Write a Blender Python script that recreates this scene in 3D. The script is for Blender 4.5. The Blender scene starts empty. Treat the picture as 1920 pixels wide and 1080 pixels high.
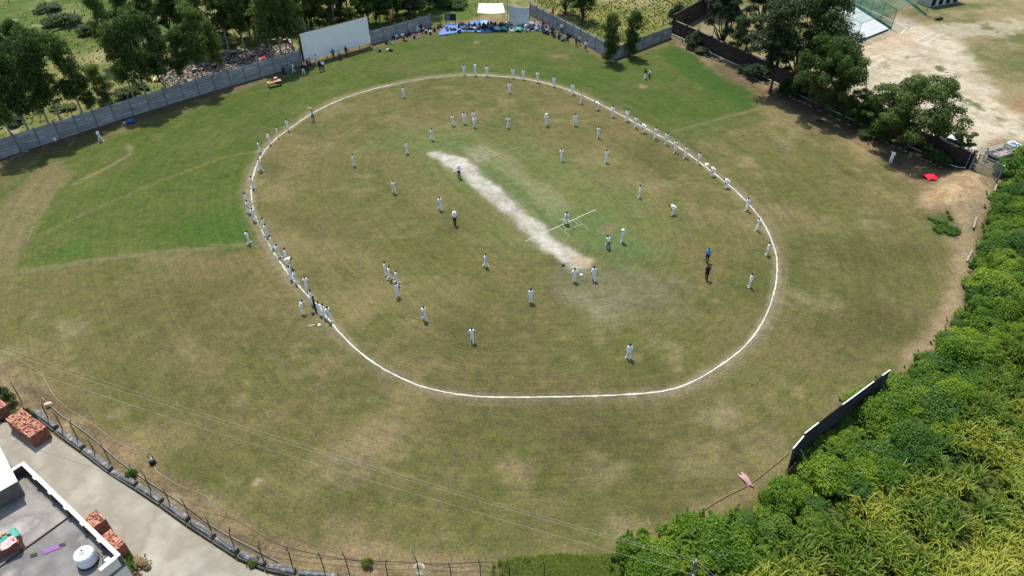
import bpy, bmesh, math, random
import numpy as np
from mathutils import Vector, Matrix, Euler

random.seed(7); rng = np.random.default_rng(7)
R = math.radians
sc = bpy.context.scene
col = sc.collection

# ------------------------------------------------------------------ camera
F_PX, PITCH, CAM_H = 1332.0, R(38.5), 43.6
cam_d = bpy.data.cameras.new('camera'); cam = bpy.data.objects.new('camera', cam_d)
col.objects.link(cam)
cam.location = (0, 0, CAM_H); cam.rotation_euler = (R(90) - PITCH, 0, 0)
cam_d.sensor_width = 36; cam_d.lens = 36 * F_PX / 1920
cam_d.clip_end = 6000; cam_d.clip_start = .5
sc.camera = cam
# ------------------------------------------------------------------ sky and sun
SUN_DIR = Vector((.30, -.72, -1.75)).normalized()          # the way the light travels
w = bpy.data.worlds.new('World'); sc.world = w; w.use_nodes = True
nt = w.node_tree; bg = nt.nodes['Background']
sky = nt.nodes.new('ShaderNodeTexSky'); sky.sky_type = 'NISHITA'; sky.sun_disc = False
sky.sun_elevation = math.asin(-SUN_DIR.z); sky.sun_rotation = math.atan2(-SUN_DIR.x, -SUN_DIR.y)
sky.air_density = 1.2; sky.dust_density = 1.5; sky.ozone_density = 1.5
nt.links.new(sky.outputs[0], bg.inputs[0]); bg.inputs[1].default_value = .15
sun_d = bpy.data.lights.new('sun', 'SUN'); sun = bpy.data.objects.new('sun', sun_d); col.objects.link(sun)
sun_d.energy = 4.2; sun_d.angle = R(.53); sun_d.color = (1, .95, .87)
sun.rotation_euler = SUN_DIR.to_track_quat('-Z', 'Y').to_euler(); sun.location = (0, 60, 90)
# ------------------------------------------------------------------ picture
vs = sc.view_settings; sc.display_settings.display_device = 'sRGB'
vs.view_transform = 'Standard'; vs.look = 'None'; vs.gamma = 1; vs.use_curve_mapping = False
vs.exposure = 0.4
sc.render.engine = 'CYCLES'
sc.cycles.max_bounces = 6; sc.cycles.transparent_max_bounces = 12

# ------------------------------------------------------------------ pixel -> ground
_s, _c = math.sin(PITCH), math.cos(PITCH)
def P(u, v, z=0.0):
    dx = (u - 960) / F_PX; dy = (v - 540) / F_PX
    t = (CAM_H - z) / (_s + dy * _c)
    return Vector((t * dx, t * (_c - dy * _s), z))
def PP(l, z=0.0): return [P(u, v, z) for u, v in l]

# ------------------------------------------------------------------ materials
def _nodes(name):
    m = bpy.data.materials.new(name); m.use_nodes = True
    n = m.node_tree; return m, n, n.nodes['Principled BSDF']
def N(n, t, **k):
    x = n.nodes.new(t)
    for a, b in k.items(): setattr(x, a, b)
    return x
def noise(n, scale, detail=4, rough=.6, vec=None, dist=0):
    x = N(n, 'ShaderNodeTexNoise'); x.inputs['Scale'].default_value = scale
    x.inputs['Detail'].default_value = detail; x.inputs['Roughness'].default_value = rough
    x.inputs['Distortion'].default_value = dist
    if vec is not None: n.links.new(vec, x.inputs['Vector'])
    return x
def ramp(n, inp, stops):
    r = N(n, 'ShaderNodeValToRGB'); e = r.color_ramp.elements
    while len(e) < len(stops): e.new(.5)
    for q, (p, c) in zip(e, stops):
        q.position = p; q.color = (*c, 1) if len(c) == 3 else c
    n.links.new(inp, r.inputs[0]); return r
MC = {}
def mat(name, c1, c2=None, scale=4, rough=.8, bump=0, detail=5, metal=0, spec=.3, c3=None, coords='Object', ov=0):
    """two or three colours mottled by noise"""
    if name in MC: return MC[name]
    m, n, b = _nodes(name); MC[name] = m
    c2 = c2 or tuple(x * .8 for x in c1)
    tc = N(n, 'ShaderNodeTexCoord'); oi = N(n, 'ShaderNodeObjectInfo')
    add = N(n, 'ShaderNodeVectorMath', operation='MULTIPLY_ADD'); 
    cmb = N(n, 'ShaderNodeCombineXYZ'); n.links.new(oi.outputs['Random'], cmb.inputs[0]); n.links.new(oi.outputs['Random'], cmb.inputs[2])
    n.links.new(cmb.outputs[0], add.inputs[0]); add.inputs[1].default_value = (31, 31, 31); n.links.new(tc.outputs[coords], add.inputs[2])
    t = noise(n, scale, detail, vec=add.outputs[0])
    st = [(.3, c1), (.7, c2)] if c3 is None else [(.28, c1), (.5, c2), (.72, c3)]
    r = ramp(n, t.outputs['Fac'], st); n.links.new(r.outputs[0], b.inputs['Base Color'])
    if ov:
        hv = N(n, 'ShaderNodeHueSaturation'); mv = N(n, 'ShaderNodeMapRange'); mv.inputs[3].default_value = 1 - ov; mv.inputs[4].default_value = 1 + ov
        n.links.new(oi.outputs['Random'], mv.inputs[0]); n.links.new(mv.outputs[0], hv.inputs['Value']); n.links.new(r.outputs[0], hv.inputs['Color']); n.links.new(hv.outputs[0], b.inputs['Base Color'])
    b.inputs['Roughness'].default_value = rough; b.inputs['Metallic'].default_value = metal
    b.inputs['Specular IOR Level'].default_value = spec
    if bump:
        t2 = noise(n, scale * 3, 6, vec=add.outputs[0]); bp = N(n, 'ShaderNodeBump'); bp.inputs['Strength'].default_value = bump; bp.inputs['Distance'].default_value = .05
        n.links.new(t2.outputs['Fac'], bp.inputs['Height']); n.links.new(bp.outputs[0], b.inputs['Normal'])
    return m
def leaf_mat(name, dark, mid, light, trans=.3, rough=.5):
    if name in MC: return MC[name]
    m, n, b = _nodes(name); MC[name] = m
    a = N(n, 'ShaderNodeAttribute', attribute_name='rnd'); oi = N(n, 'ShaderNodeObjectInfo')
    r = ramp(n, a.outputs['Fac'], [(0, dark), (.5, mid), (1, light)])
    hs = N(n, 'ShaderNodeHueSaturation'); n.links.new(r.outputs[0], hs.inputs['Color'])
    mr = N(n, 'ShaderNodeMapRange'); n.links.new(oi.outputs['Random'], mr.inputs[0]); mr.inputs[3].default_value = .75; mr.inputs[4].default_value = 1.25
    n.links.new(mr.outputs[0], hs.inputs['Value'])
    mh = N(n, 'ShaderNodeMapRange'); n.links.new(oi.outputs['Random'], mh.inputs[0]); mh.inputs[3].default_value = .515; mh.inputs[4].default_value = .485
    n.links.new(mh.outputs[0], hs.inputs['Hue'])
    n.links.new(hs.outputs[0], b.inputs['Base Color']); b.inputs['Roughness'].default_value = rough
    b.inputs['Specular IOR Level'].default_value = .25
    tr = N(n, 'ShaderNodeBsdfTranslucent'); n.links.new(hs.outputs[0], tr.inputs[0])
    mx = N(n, 'ShaderNodeMixShader'); mx.inputs[0].default_value = trans
    n.links.new(b.outputs[0], mx.inputs[1]); n.links.new(tr.outputs[0], mx.inputs[2])
    n.links.new(mx.outputs[0], n.nodes['Material Output'].inputs[0]); return m

# ------------------------------------------------------------------ objects
def link(name, data, parent=None, m=None):
    o = bpy.data.objects.new(name, data); col.objects.link(o)
    if parent is not None: o.parent = parent
    if m is not None and data is not None:
        if not data.materials: data.materials.append(m)
        elif data.materials[0] != m:
            o.material_slots[0].link = 'OBJECT'; o.material_slots[0].material = m
    return o
def tag(o, label, cat, group=None):
    o['label'] = label; o['category'] = cat
    if group: o['group'] = group
    return o
def thing(name, label, cat, loc=(0, 0, 0), rz=0, group=None):
    o = link(name, None); o.location = loc; o.rotation_euler = (0, 0, rz); o.empty_display_size = .2
    return tag(o, label, cat, group)
def struct(o): o['kind'] = 'structure'; return o
def stuff(o, label=None, cat=None):
    o['kind'] = 'stuff'
    if label: tag(o, label, cat)
    return o
class MB:
    def __init__(s): s.v = []; s.f = []; s.m = []
    def add(s, vs, fs, mi=0):
        o = len(s.v); s.v += [tuple(x) for x in vs]; s.f += [tuple(i + o for i in f) for f in fs]; s.m += [mi] * len(fs); return s
    def box(s, c, d, rz=0, mi=0, M=None, ch=0):
        """box; ch = chamfer of the vertical and top edges"""
        x, y, z = d[0] / 2, d[1] / 2, d[2] / 2
        if ch:
            def ring(a, b, zz): return [(-a + ch, -b, zz), (a - ch, -b, zz), (a, -b + ch, zz), (a, b - ch, zz), (a - ch, b, zz), (-a + ch, b, zz), (-a, b - ch, zz), (-a, -b + ch, zz)]
            vs = ring(x, y, -z) + ring(x, y, z - ch) + ring(x - ch, y - ch, z)
            fs = [tuple(reversed(range(8))), tuple(range(16, 24))]
            for k in (0, 8):
                fs += [(k + i, k + (i + 1) % 8, k + 8 + (i + 1) % 8, k + 8 + i) for i in range(8)]
        else:
            vs = [(sx * x, sy * y, sz * z) for sz in (-1, 1) for sy in (-1, 1) for sx in (-1, 1)]
            fs = [(0, 2, 3, 1), (4, 5, 7, 6), (0, 1, 5, 4), (2, 6, 7, 3), (0, 4, 6, 2), (1, 3, 7, 5)]
        T = Matrix.Translation(c) @ (M if M is not None else Matrix.Rotation(rz, 4, 'Z'))
        return s.add([T @ Vector(q) for q in vs], fs, mi)
    def bar(s, a, b, w, h=None, mi=0):
        """square bar from a to b"""
        a, b = Vector(a), Vector(b); d = b - a; L = d.length
        if L < 1e-6: return s
        q = d.to_track_quat('X', 'Z').to_matrix().to_4x4()
        return s.box((a + b) / 2, (L, w, h or w), M=q, mi=mi)
    def tube(s, pts, r, n=8, mi=0, caps=True):
        pts = [Vector(p) for p in pts]; rs = r if isinstance(r, (list, tuple)) else [r] * len(pts)
        o = len(s.v); ref = Vector((.31, .17, .93))
        for i, p in enumerate(pts):
            d = (pts[min(i + 1, len(pts) - 1)] - pts[max(i - 1, 0)]).normalized()
            a = d.cross(ref)
            if a.length < .05: a = d.cross(Vector((1, 0, 0)))
            a.normalize(); b = d.cross(a)
            for k in range(n):
                t = 2 * math.pi * k / n; s.v.append(tuple(p + (a * math.cos(t) + b * math.sin(t)) * rs[i]))
        for i in range(len(pts) - 1):
            for k in range(n):
                s.f.append((o + i * n + k, o + i * n + (k + 1) % n, o + (i + 1) * n + (k + 1) % n, o + (i + 1) * n + k)); s.m.append(mi)
        if caps:
            s.f.append(tuple(o + k for k in reversed(range(n)))); s.m.append(mi)
            e = o + (len(pts) - 1) * n; s.f.append(tuple(e + k for k in range(n))); s.m.append(mi)
        return s
    def lathe(s, prof, n=16, c=(0, 0, 0), mi=0):
        """profile of (radius, z) turned about z, closed at both ends"""
        o = len(s.v); c = Vector(c)
        for r, z in prof:
            for k in range(n):
                t = 2 * math.pi * k / n; s.v.append(tuple(c + Vector((r * math.cos(t), r * math.sin(t), z))))
        for i in range(len(prof) - 1):
            for k in range(n):
                s.f.append((o + i * n + k, o + i * n + (k + 1) % n, o + (i + 1) * n + (k + 1) % n, o + (i + 1) * n + k)); s.m.append(mi)
        s.f.append(tuple(o + k for k in reversed(range(n)))); s.m.append(mi)
        e = o + (len(prof) - 1) * n; s.f.append(tuple(e + k for k in range(n))); s.m.append(mi)
        return s
    def prism(s, poly, z0, z1, mi=0):
        n = len(poly); vs = [(p[0], p[1], z0) for p in poly] + [(p[0], p[1], z1) for p in poly]
        fs = [tuple(reversed(range(n))), tuple(range(n, 2 * n))] + [(i, (i + 1) % n, n + (i + 1) % n, n + i) for i in range(n)]
        return s.add(vs, fs, mi)
    def mesh(s, name, mats=(), smooth=False):
        me = bpy.data.meshes.new(name); me.from_pydata(s.v, [], s.f)
        for x in mats: me.materials.append(x)
        if len(mats) > 1: me.polygons.foreach_set('material_index', s.m)
        if smooth: me.polygons.foreach_set('use_smooth', [True] * len(me.polygons))
        me.update(); return me
    def build(s, name, m, parent=None, smooth=False):
        ms = m if isinstance(m, (list, tuple)) else [m]
        return link(name, s.mesh(name, ms, smooth), parent)
def inst(name, me, parent=None, loc=(0, 0, 0), rot=(0, 0, 0), scale=(1, 1, 1), m=None):
    o = bpy.data.objects.new(name, me); col.objects.link(o); o.parent = parent
    o.location = loc; o.rotation_euler = rot; o.scale = scale
    if m is not None: o.material_slots[0].link = 'OBJECT'; o.material_slots[0].material = m
    return o
def np_mesh(name, V, Fq, m=None, rnd=None, smooth=False):
    """numpy quads or triangles to a mesh, with an optional per-face number"""
    me = bpy.data.meshes.new(name); k = Fq.shape[1]
    me.vertices.add(len(V)); me.vertices.foreach_set('co', np.ascontiguousarray(V, dtype=np.float32).ravel())
    me.loops.add(Fq.size); me.loops.foreach_set('vertex_index', np.ascontiguousarray(Fq, dtype=np.int32).ravel())
    me.polygons.add(len(Fq)); me.polygons.foreach_set('loop_start', np.arange(0, Fq.size, k, dtype=np.int32))
    me.polygons.foreach_set('loop_total', np.full(len(Fq), k, dtype=np.int32))
    if smooth: me.polygons.foreach_set('use_smooth', np.ones(len(Fq), dtype=bool))
    if m: me.materials.append(m)
    if rnd is not None:
        a = me.attributes.new('rnd', 'FLOAT', 'FACE'); a.data.foreach_set('value', np.ascontiguousarray(rnd, dtype=np.float32))
    me.update(calc_edges=True); return me
def unit(a): return a / np.maximum(np.linalg.norm(a, axis=1, keepdims=True), 1e-6)
def leaf_mesh(name, c, axis, nrm, L, W, m, rnd):
    axis = unit(axis); side = unit(np.cross(nrm, axis)); n = len(c)
    L = np.broadcast_to(np.asarray(L, float), (n,))[:, None]; W = np.broadcast_to(np.asarray(W, float), (n,))[:, None]
    V = np.stack([c - axis * L / 2, c + side * W / 2 - axis * L * .08, c + axis * L / 2, c - side * W / 2 - axis * L * .08], 1).reshape(-1, 3)
    return np_mesh(name, V, np.arange(4 * n).reshape(n, 4), m, rnd)
def catmull(pts, per=8, closed=False):
    pts = [Vector(p) for p in pts]; n = len(pts); out = []
    for i in range(n if closed else n - 1):
        g = (lambda k: pts[k % n]) if closed else (lambda k: pts[min(max(k, 0), n - 1)])
        a, b, c, d = g(i - 1), g(i), g(i + 1), g(i + 2)
        for k in range(per):
            t = k / per
            out.append(.5 * ((2 * b) + (c - a) * t + (2 * a - 5 * b + 4 * c - d) * t * t + (3 * b - a - 3 * c + d) * t ** 3))
    if not closed: out.append(pts[-1])
    return out
ORD = 'first second third fourth fifth sixth seventh eighth ninth tenth eleventh twelfth thirteenth fourteenth fifteenth sixteenth seventeenth eighteenth nineteenth twentieth'.split()
def ordn(i):
    if i < 20: return ORD[i]
    return 'twenty-' + ORD[i - 20] if i < 29 else 'thirtieth'
# ================================================================== ground
def vnoise(x, y, s, seed=0, octv=4, pers=.5):
    out = np.zeros_like(x); amp = 1; tot = 0
    for o in range(octv):
        r = np.random.default_rng(seed * 97 + o).random((256, 256))
        fx = x / s * 2 ** o + 37.3 * o + 1000; fy = y / s * 2 ** o + 11.7 * o + 1000
        ix = np.floor(fx).astype(int); iy = np.floor(fy).astype(int); tx = fx - ix; ty = fy - iy
        tx = tx * tx * (3 - 2 * tx); ty = ty * ty * (3 - 2 * ty)
        a = r[ix % 256, iy % 256]; b = r[(ix + 1) % 256, iy % 256]; c_ = r[ix % 256, (iy + 1) % 256]; d = r[(ix + 1) % 256, (iy + 1) % 256]
        out += amp * ((a * (1 - tx) + b * tx) * (1 - ty) + (c_ * (1 - tx) + d * tx) * ty); tot += amp; amp *= pers
    return out / tot
def sdf(x, y, poly, reach=1e9):
    """signed distance to a polygon (negative inside); far points are just set to reach"""
    p = np.array([(q[0], q[1]) for q in poly]); d = np.full(x.shape, 1e9); ins = np.zeros(x.shape, bool)
    lo = p.min(0) - reach; hi = p.max(0) + reach
    sel = (x > lo[0]) & (x < hi[0]) & (y > lo[1]) & (y < hi[1])
    X = x[sel]; Y = y[sel]; dd = np.full(X.shape, 1e18); ii = np.zeros(X.shape, bool)
    for i in range(len(p)):
        a = p[i]; b = p[(i + 1) % len(p)]; e = b - a; wx = X - a[0]; wy = Y - a[1]
        t = np.clip((wx * e[0] + wy * e[1]) / max(e @ e, 1e-9), 0, 1)
        dd = np.minimum(dd, (wx - e[0] * t) ** 2 + (wy - e[1] * t) ** 2)
        with np.errstate(divide='ignore', invalid='ignore'):
            ii ^= ((a[1] > Y) != (b[1] > Y)) & (X < e[0] * (Y - a[1]) / (e[1] if e[1] else 1e-9) + a[0])
    d[sel] = np.where(ii, -1, 1) * np.sqrt(dd); return d
def sline(x, y, pts, reach=6):
    p = np.array([(q[0], q[1]) for q in pts]); d = np.full(x.shape, 1e3)
    lo = p.min(0) - reach; hi = p.max(0) + reach
    sel = (x > lo[0]) & (x < hi[0]) & (y > lo[1]) & (y < hi[1]); X = x[sel]; Y = y[sel]; dd = np.full(X.shape, 1e6)
    for a, b in zip(p[:-1], p[1:]):
        e = b - a; t = np.clip(((X - a[0]) * e[0] + (Y - a[1]) * e[1]) / max(e @ e, 1e-9), 0, 1)
        dd = np.minimum(dd, (X - a[0] - e[0] * t) ** 2 + (Y - a[1] - e[1] * t) ** 2)
    d[sel] = np.sqrt(dd); return d
def sstep(a, b, x):
    t = np.clip((x - a) / (b - a), 0, 1); return t * t * (3 - 2 * t)

OVAL_PX = [(868,141),(950,144),(1010,153),(1075,172),(1140,203),(1200,235),(1260,268),(1310,303),(1355,338),(1385,363),(1420,402),(1440,435),(1453,470),(1457,500),(1453,540),(1440,583),(1420,620),(1390,655),(1350,685),(1300,715),(1245,733),(1150,741),(1050,744),(950,745),(880,742),(820,732),(770,717),(720,692),(680,665),(650,638),(625,610),(600,577),(575,552),(550,525),(530,498),(510,468),(490,430),(476,395),(471,355),(476,325),(490,292),(515,262),(545,240),(585,213),(640,186),(700,167),(740,158),(800,147)]
OVAL = catmull(PP(OVAL_PX), 4, True)
LWALL_PX = [(-40,311),(0,298),(69,275),(164,244),(222,225),(280,207),(336,190),(389,173.5),(442,158),(480,147),(520,135),(566,121)]
MWALL_PX = [(697,83),(808,51)]
W2_PX = [(994,28),(1040,53),(1075,71),(1111,92),(1133,103)]
W3_PX = [(1150,112),(1257,71)]
DW_PX = [(1258,66),(1300,85),(1348,109.5),(1445,154),(1505,185),(1553,207),(1608,233.5),(1647,252),(1703,277.5),(1780,312.4),(1806,324.5)]
THICK_PX = [(1868,352),(1842,430),(1822,500),(1808,580),(1760,655),(1690,702),(1640,730),(1500,872),(1400,965),(1310,990),(1185,1040),(1180,1085),(1440,1085),(1500,1045),(1620,950),(1720,890),(1830,800),(1870,700),(1940,600),(1940,330)]
CROP_PX = [(1410,1100),(1500,1045),(1620,950),(1720,890),(1830,800),(1870,700),(1940,610),(2050,600),(2050,1250),(1400,1250)]

def axis_coords(lo, hi, st, far):
    c_ = list(np.arange(lo, hi + 1e-6, st)); a = st * 1.6; l = lo; h = hi
    left = []; right = []
    while l > -far: l -= a; left.append(l); h += a; right.append(h); a *= 1.35
    return np.array(left[::-1] + c_ + right)
gx = axis_coords(-112, 112, .36, 2500); gy = axis_coords(18, 152, .32, 2500)
X, Y = np.meshgrid(gx, gy); X = X.ravel(); Y = Y.ravel()
def C(*c): return np.array(c, float)
colr = np.zeros((len(X), 3))
def lay(mask, c): 
    global colr
    c = np.asarray(c); colr = colr * (1 - mask[:, None]) + c * mask[:, None]
n_big = vnoise(X, Y, 14, 1); n_mid = vnoise(X, Y, 4.5, 2); n_sm = vnoise(X, Y, 1.6, 3, 3); n_b2 = vnoise(X, Y, 9, 4); n_m2 = vnoise(X, Y, 3, 5)
mixn = lambda a, b, t: a[None] * (1 - t[:, None]) + b[None] * t[:, None]
d_oval = sdf(X, Y, OVAL, 60)
# --- dry brown turf
BROWN, OLIVE, TAN, STRAW = C(.143,.117,.048), C(.108,.109,.034), C(.182,.148,.066), C(.215,.178,.088)
colr = mixn(BROWN, OLIVE, sstep(.35, .62, n_big * .5 + n_mid * .5))
lay(.85 * sstep(.50, .70, n_b2 * .55 + n_m2 * .45), TAN)
lay(.6 * sstep(.57, .76, n_sm * .6 + n_mid * .4), STRAW)
lay(.6 * sstep(.55, .74, vnoise(X, Y, 6, 8)), C(.088,.084,.028))
lay(.5 * sstep(.58, .72, vnoise(X, Y, 11, 9)), C(.082,.092,.024))
def poly(px, soft, amt=1.0, wob=.8, seed=11):
    pw = PP(px); d = sdf(X, Y, pw, soft + wob + 2)
    return amt * sstep(soft, -soft, d + (vnoise(X, Y, 2.2, seed) - .5) * 2 * wob)
def blob(u, v, r, amt=1.0, seed=5, ax=1.0):
    q = P(u, v); d = np.hypot((X - q.x) / ax, Y - q.y); return amt * sstep(r, r * .25, d + (vnoise(X, Y, .9, seed) - .5) * r * 1.3)
# --- inside the oval: greener round the pitch
lay(poly([(690,250),(860,235),(1010,260),(1150,330),(1290,420),(1230,480),(1130,470),(1040,470),(980,470),(880,400),(760,330)], 5, .78, 2.5), mixn(C(.135,.138,.048), C(.105,.138,.042), n_mid))
lay(poly([(900,300),(985,345),(1060,400),(1120,395),(1240,470),(1180,500),(1060,440),(960,370)], 2, .7, 1.5), C(.092,.142,.046))
lay(poly([(800,270),(860,260),(900,275),(870,290),(840,285)], 1.5, .6, .8), C(.09,.135,.05))
lay(poly([(560,300),(700,280),(840,420),(960,540),(900,620),(760,600),(640,470)], 6, .3, 3), C(.10,.108,.03))
# --- lush outfield outside the oval
GREEN_PX = [(22,508),(105,345),(140,318),(110,300),(250,245),(480,158),(570,122),(700,83),(830,58),(960,52),(1060,75),(1150,115),(1270,78),(1300,92),(1440,200),(1330,237),(1262,270),(1212,242),(1150,205),(1075,168),(1000,148),(868,138),(740,155),(640,182),(585,208),(545,235),(505,262),(480,300),(465,345),(467,400),(485,440),(503,460),(240,478)]
gm = poly(GREEN_PX, .9, 1, 1.3) * sstep(-.2, .8, d_oval) * (.80 + .20 * sstep(.3, .55, vnoise(X, Y, 2.2, 67, 3)))
G1, G2, G3 = C(.056,.092,.015), C(.084,.110,.023), C(.050,.098,.018)
gcol = mixn(G1, G2, sstep(.35, .68, n_big * .45 + n_mid * .3 + n_sm * .25))
lay(gm * .95, gcol)
lay(gm * .5 * sstep(.56, .72, vnoise(X, Y, 8, 14)), C(.095,.106,.034))
lay(poly([(1235,100),(1290,80),(1300,92),(1440,198),(1400,208),(1330,170),(1280,140)], .8, .85, .6), C(.043,.088,.014))
lay(poly([(300,440),(390,400),(470,375),(486,445),(470,462),(380,462)], 1.6, .7, 1.4), C(.052,.104,.015))
lay(poly([(90,480),(150,440),(160,470),(60,500)], 1, .5, 1), C(.055,.125,.018))
lay(poly([(20,420),(45,372),(80,310),(100,285),(60,310),(0,370),(-10,440)], .8, .8, .6), C(.060,.110,.022))
lay(poly([(880,50),(1010,55),(1110,100),(1040,105),(900,90)], 3, .5, 2), C(.100,.108,.030))
lay(poly([(1212,240),(1330,232),(1440,196),(1470,215),(1380,245),(1275,275)], 1.2, .8, 1), C(.090,.104,.030))
for pts, wd, am, c_ in (([(62,447),(160,400),(285,345),(420,295),(482,282)], .45, .55, C(.15,.135,.06)), ([(140,345),(200,315),(247,288),(238,270)], .55, .75, C(.19,.165,.085)),
                  ([(1262,247),(1340,225),(1425,203)], .4, .6, C(.17,.15,.07)), ([(575,460),(470,457),(240,480),(20,512)], .8, .55, C(.17,.15,.075)),
                  ([(250,245),(330,215),(480,172),(600,145)], .5, .2, C(.15,.13,.06))):
    d = sline(X, Y, PP(pts)); lay(am * sstep(wd, wd * .3, d + (n_sm - .5) * wd * 1.2), c_)
# brown scuffed band along the outside of the boundary line, chalk dust near it
lay(.85 * sstep(1.0, .35, np.abs(d_oval - .35) + (n_sm - .5) * .8), C(.175,.145,.075))
lay(.16 * sstep(.6, .1, np.abs(d_oval) + (n_sm - .5) * .6), C(.42,.40,.33))
# --- bare places
PITCH_PX = [(806,287),(822,284),(845,290),(872,297),(892,318),(925,350),(960,375),(1000,408),(1025,430),(1052,455),(1078,476),(1103,489),(1098,501),(1075,504),(1052,490),(1020,470),(992,445),(972,420),(947,398),(917,372),(888,345),(860,322),(832,306)]
lay(poly(PITCH_PX, 1.3, .55, .6), C(.27,.25,.18))
pm = poly(PITCH_PX, .40, 1, .75, 21) * (.72 + .28 * sstep(.3, .55, vnoise(X, Y, .9, 66))); pitch_mask = pm
lay(pm * .95, mixn(C(.47,.44,.38), C(.34,.315,.26), sstep(.4, .7, n_sm * .5 + n_m2 * .5)))
lay(poly([(1060,478),(1082,482),(1112,488),(1104,500),(1080,496)], .4, .8, .6), C(.42,.31,.19))
lay(poly([(905,285),(935,280),(960,300),(1010,340),(1065,385),(1055,408),(1000,370),(945,325)], 1.4, .5, 1.2, 31), C(.24,.225,.125))
lay(poly([(866,278),(905,270),(935,288),(915,305),(880,300)], 1, .5, .9, 33), C(.27,.255,.17))
lay(poly([(1080,505),(1160,510),(1260,530),(1270,570),(1190,600),(1120,580),(1070,540)], 3, .42, 2.5, 35), C(.24,.22,.15))
lay(poly([(1040,520),(1100,545),(1150,600),(1110,600),(1050,560)], 1.5, .3, 1.5, 36), C(.27,.245,.165))
for u, v, r, a, c_ in ((1137,430,1.2,.8,C(.21,.145,.085)),(1418,392,1.2,.5,C(.21,.15,.085)),(1195,672,.9,.5,C(.2,.15,.09)),(605,682,2.0,.6,C(.24,.17,.085)),(720,830,2.6,.6,C(.235,.175,.095)),(700,795,1.6,.5,C(.23,.165,.085)),
                    (965,880,2.0,.55,C(.24,.18,.095)),(1355,780,2.4,.5,C(.25,.205,.125)),(482,905,.45,.8,C(.34,.28,.18)),(1470,270,2.0,.35,C(.24,.2,.13)),(1640,420,2.5,.3,C(.25,.215,.12)),(1500,560,2.2,.45,C(.26,.215,.12)),
                    (1550,570,2.4,.4,C(.25,.21,.12)),(130,618,1.8,.4,C(.24,.2,.125)),(822,522,.7,.5,C(.22,.17,.09)),(1205,162,1.2,.75,C(.26,.21,.11)),(1048,105,2,.5,C(.2,.16,.08)),(895,80,.9,.6,C(.22,.19,.1)),(600,280,2,.2,C(.2,.17,.1)),
                    (1120,870,2.5,.35,C(.24,.19,.11)),(650,870,3,.35,C(.21,.17,.11)),(640,1000,2,.4,C(.23,.18,.1)),(330,660,2.5,.25,C(.22,.18,.11)),(1440,835,3,.3,C(.24,.19,.11)),(1320,860,2.5,.3,C(.23,.19,.1)),(1170,1000,2.2,.4,C(.26,.2,.12))):
    lay(blob(u, v, r, a, int(u)), c_)
for u, v, r, a in ((1610,620,5,.35),(1650,590,4,.3),(1250,555,4,.22),(430,620,6,.25),(880,640,6,.25),(660,700,5,.25),(1000,760,7,.3),(1560,480,5,.2),(1150,800,6,.25),(380,760,5,.2)):
    lay(blob(u, v, r, a * 1.5, int(v), 1.8), C(.085,.074,.030))
# --- soil along the walls, hedges, banks
lwl = PP(LWALL_PX)
lay(.85 * sstep(3.4, 1.0, sline(X, Y, lwl, 9) + (n_mid - .5) * 3.2), C(.135,.105,.06))
lay(.8 * sstep(2.4, .6, sline(X, Y, PP([(560,122),(700,85),(815,56)]), 9) + (n_mid - .5) * 2), C(.155,.11,.06))
lay(.7 * sstep(2.0, .4, sline(X, Y, PP(W2_PX + W3_PX), 9) + (n_mid - .5) * 2), C(.16,.125,.07))
lay(poly([(1255,76),(1270,85),(1310,110),(1360,150),(1420,168),(1460,197),(1540,238),(1600,262),(1660,306),(1740,350),(1800,330),(1700,270),(1550,200),(1400,130),(1300,78)], .9, .92, 1.4), mixn(C(.125,.092,.055), C(.21,.15,.085), sstep(.45, .7, n_m2)))
lay(poly([(1270,84),(1330,110),(1350,140),(1310,112)], .8, .6, 1), C(.24,.19,.11))
lay(poly([(1405,180),(1470,200),(1560,255),(1500,240),(1430,215)], 1.2, .55, 1.4), C(.25,.18,.10))
lay(poly([(1590,262),(1640,285),(1660,320),(1620,300)], 1, .6, 1), C(.3,.22,.12))
lay(poly([(1715,385),(1740,345),(1790,325),(1812,330),(1870,350),(1848,430),(1825,500),(1812,580),(1770,650),(1700,700),(1660,715),(1720,640),(1765,560),(1788,480),(1770,420),(1740,400)], .9, .9, .9), mixn(C(.23,.165,.095), C(.30,.225,.135), n_sm))
lay(poly([(1738,372),(1790,330),(1840,345),(1845,375),(1790,400),(1745,400)], 1.1, .85, .8), mixn(C(.27,.18,.10), C(.42,.295,.175), sstep(.35, .65, vnoise(X, Y, 1.0, 72, 3))))
lay(poly([(1735,405),(1775,402),(1800,430),(1790,450),(1750,430)], .7, .85, .7), C(.055,.085,.022))
lay(poly([(1380,935),(1490,868),(1660,700),(1640,690),(1470,860),(1360,940),(1180,1010),(1160,1050),(1200,1050)], 1.0, .6, 1.0), C(.25,.18,.10))
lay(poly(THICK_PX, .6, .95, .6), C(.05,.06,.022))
lay(poly(CROP_PX, 1, .95, .6), C(.075,.085,.025))
BANK_PX = [(-30,660),(60,720),(160,790),(290,870),(430,960),(560,1030),(900,1052),(900,1090),(540,1100),(420,1040),(280,930),(120,820),(-30,740)]
lay(poly(BANK_PX, 1.0, .85, 1.2), mixn(C(.15,.105,.062), C(.25,.185,.105), sstep(.4, .65, n_m2 * .6 + n_sm * .4)))
lay(poly([(20,705),(60,725),(160,775),(120,770),(30,735)], .5, .7, .6), C(.075,.052,.036))
lay(poly([(560,1020),(900,1035),(1170,1030),(1170,1060),(560,1055)], 1.0, .6, .8), C(.22,.16,.09))
lay(poly([(1000,1066),(1080,1056),(1180,1054),(1190,1110),(980,1110)], 1.6, .8, 1.6), C(.07,.105,.022))
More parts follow.
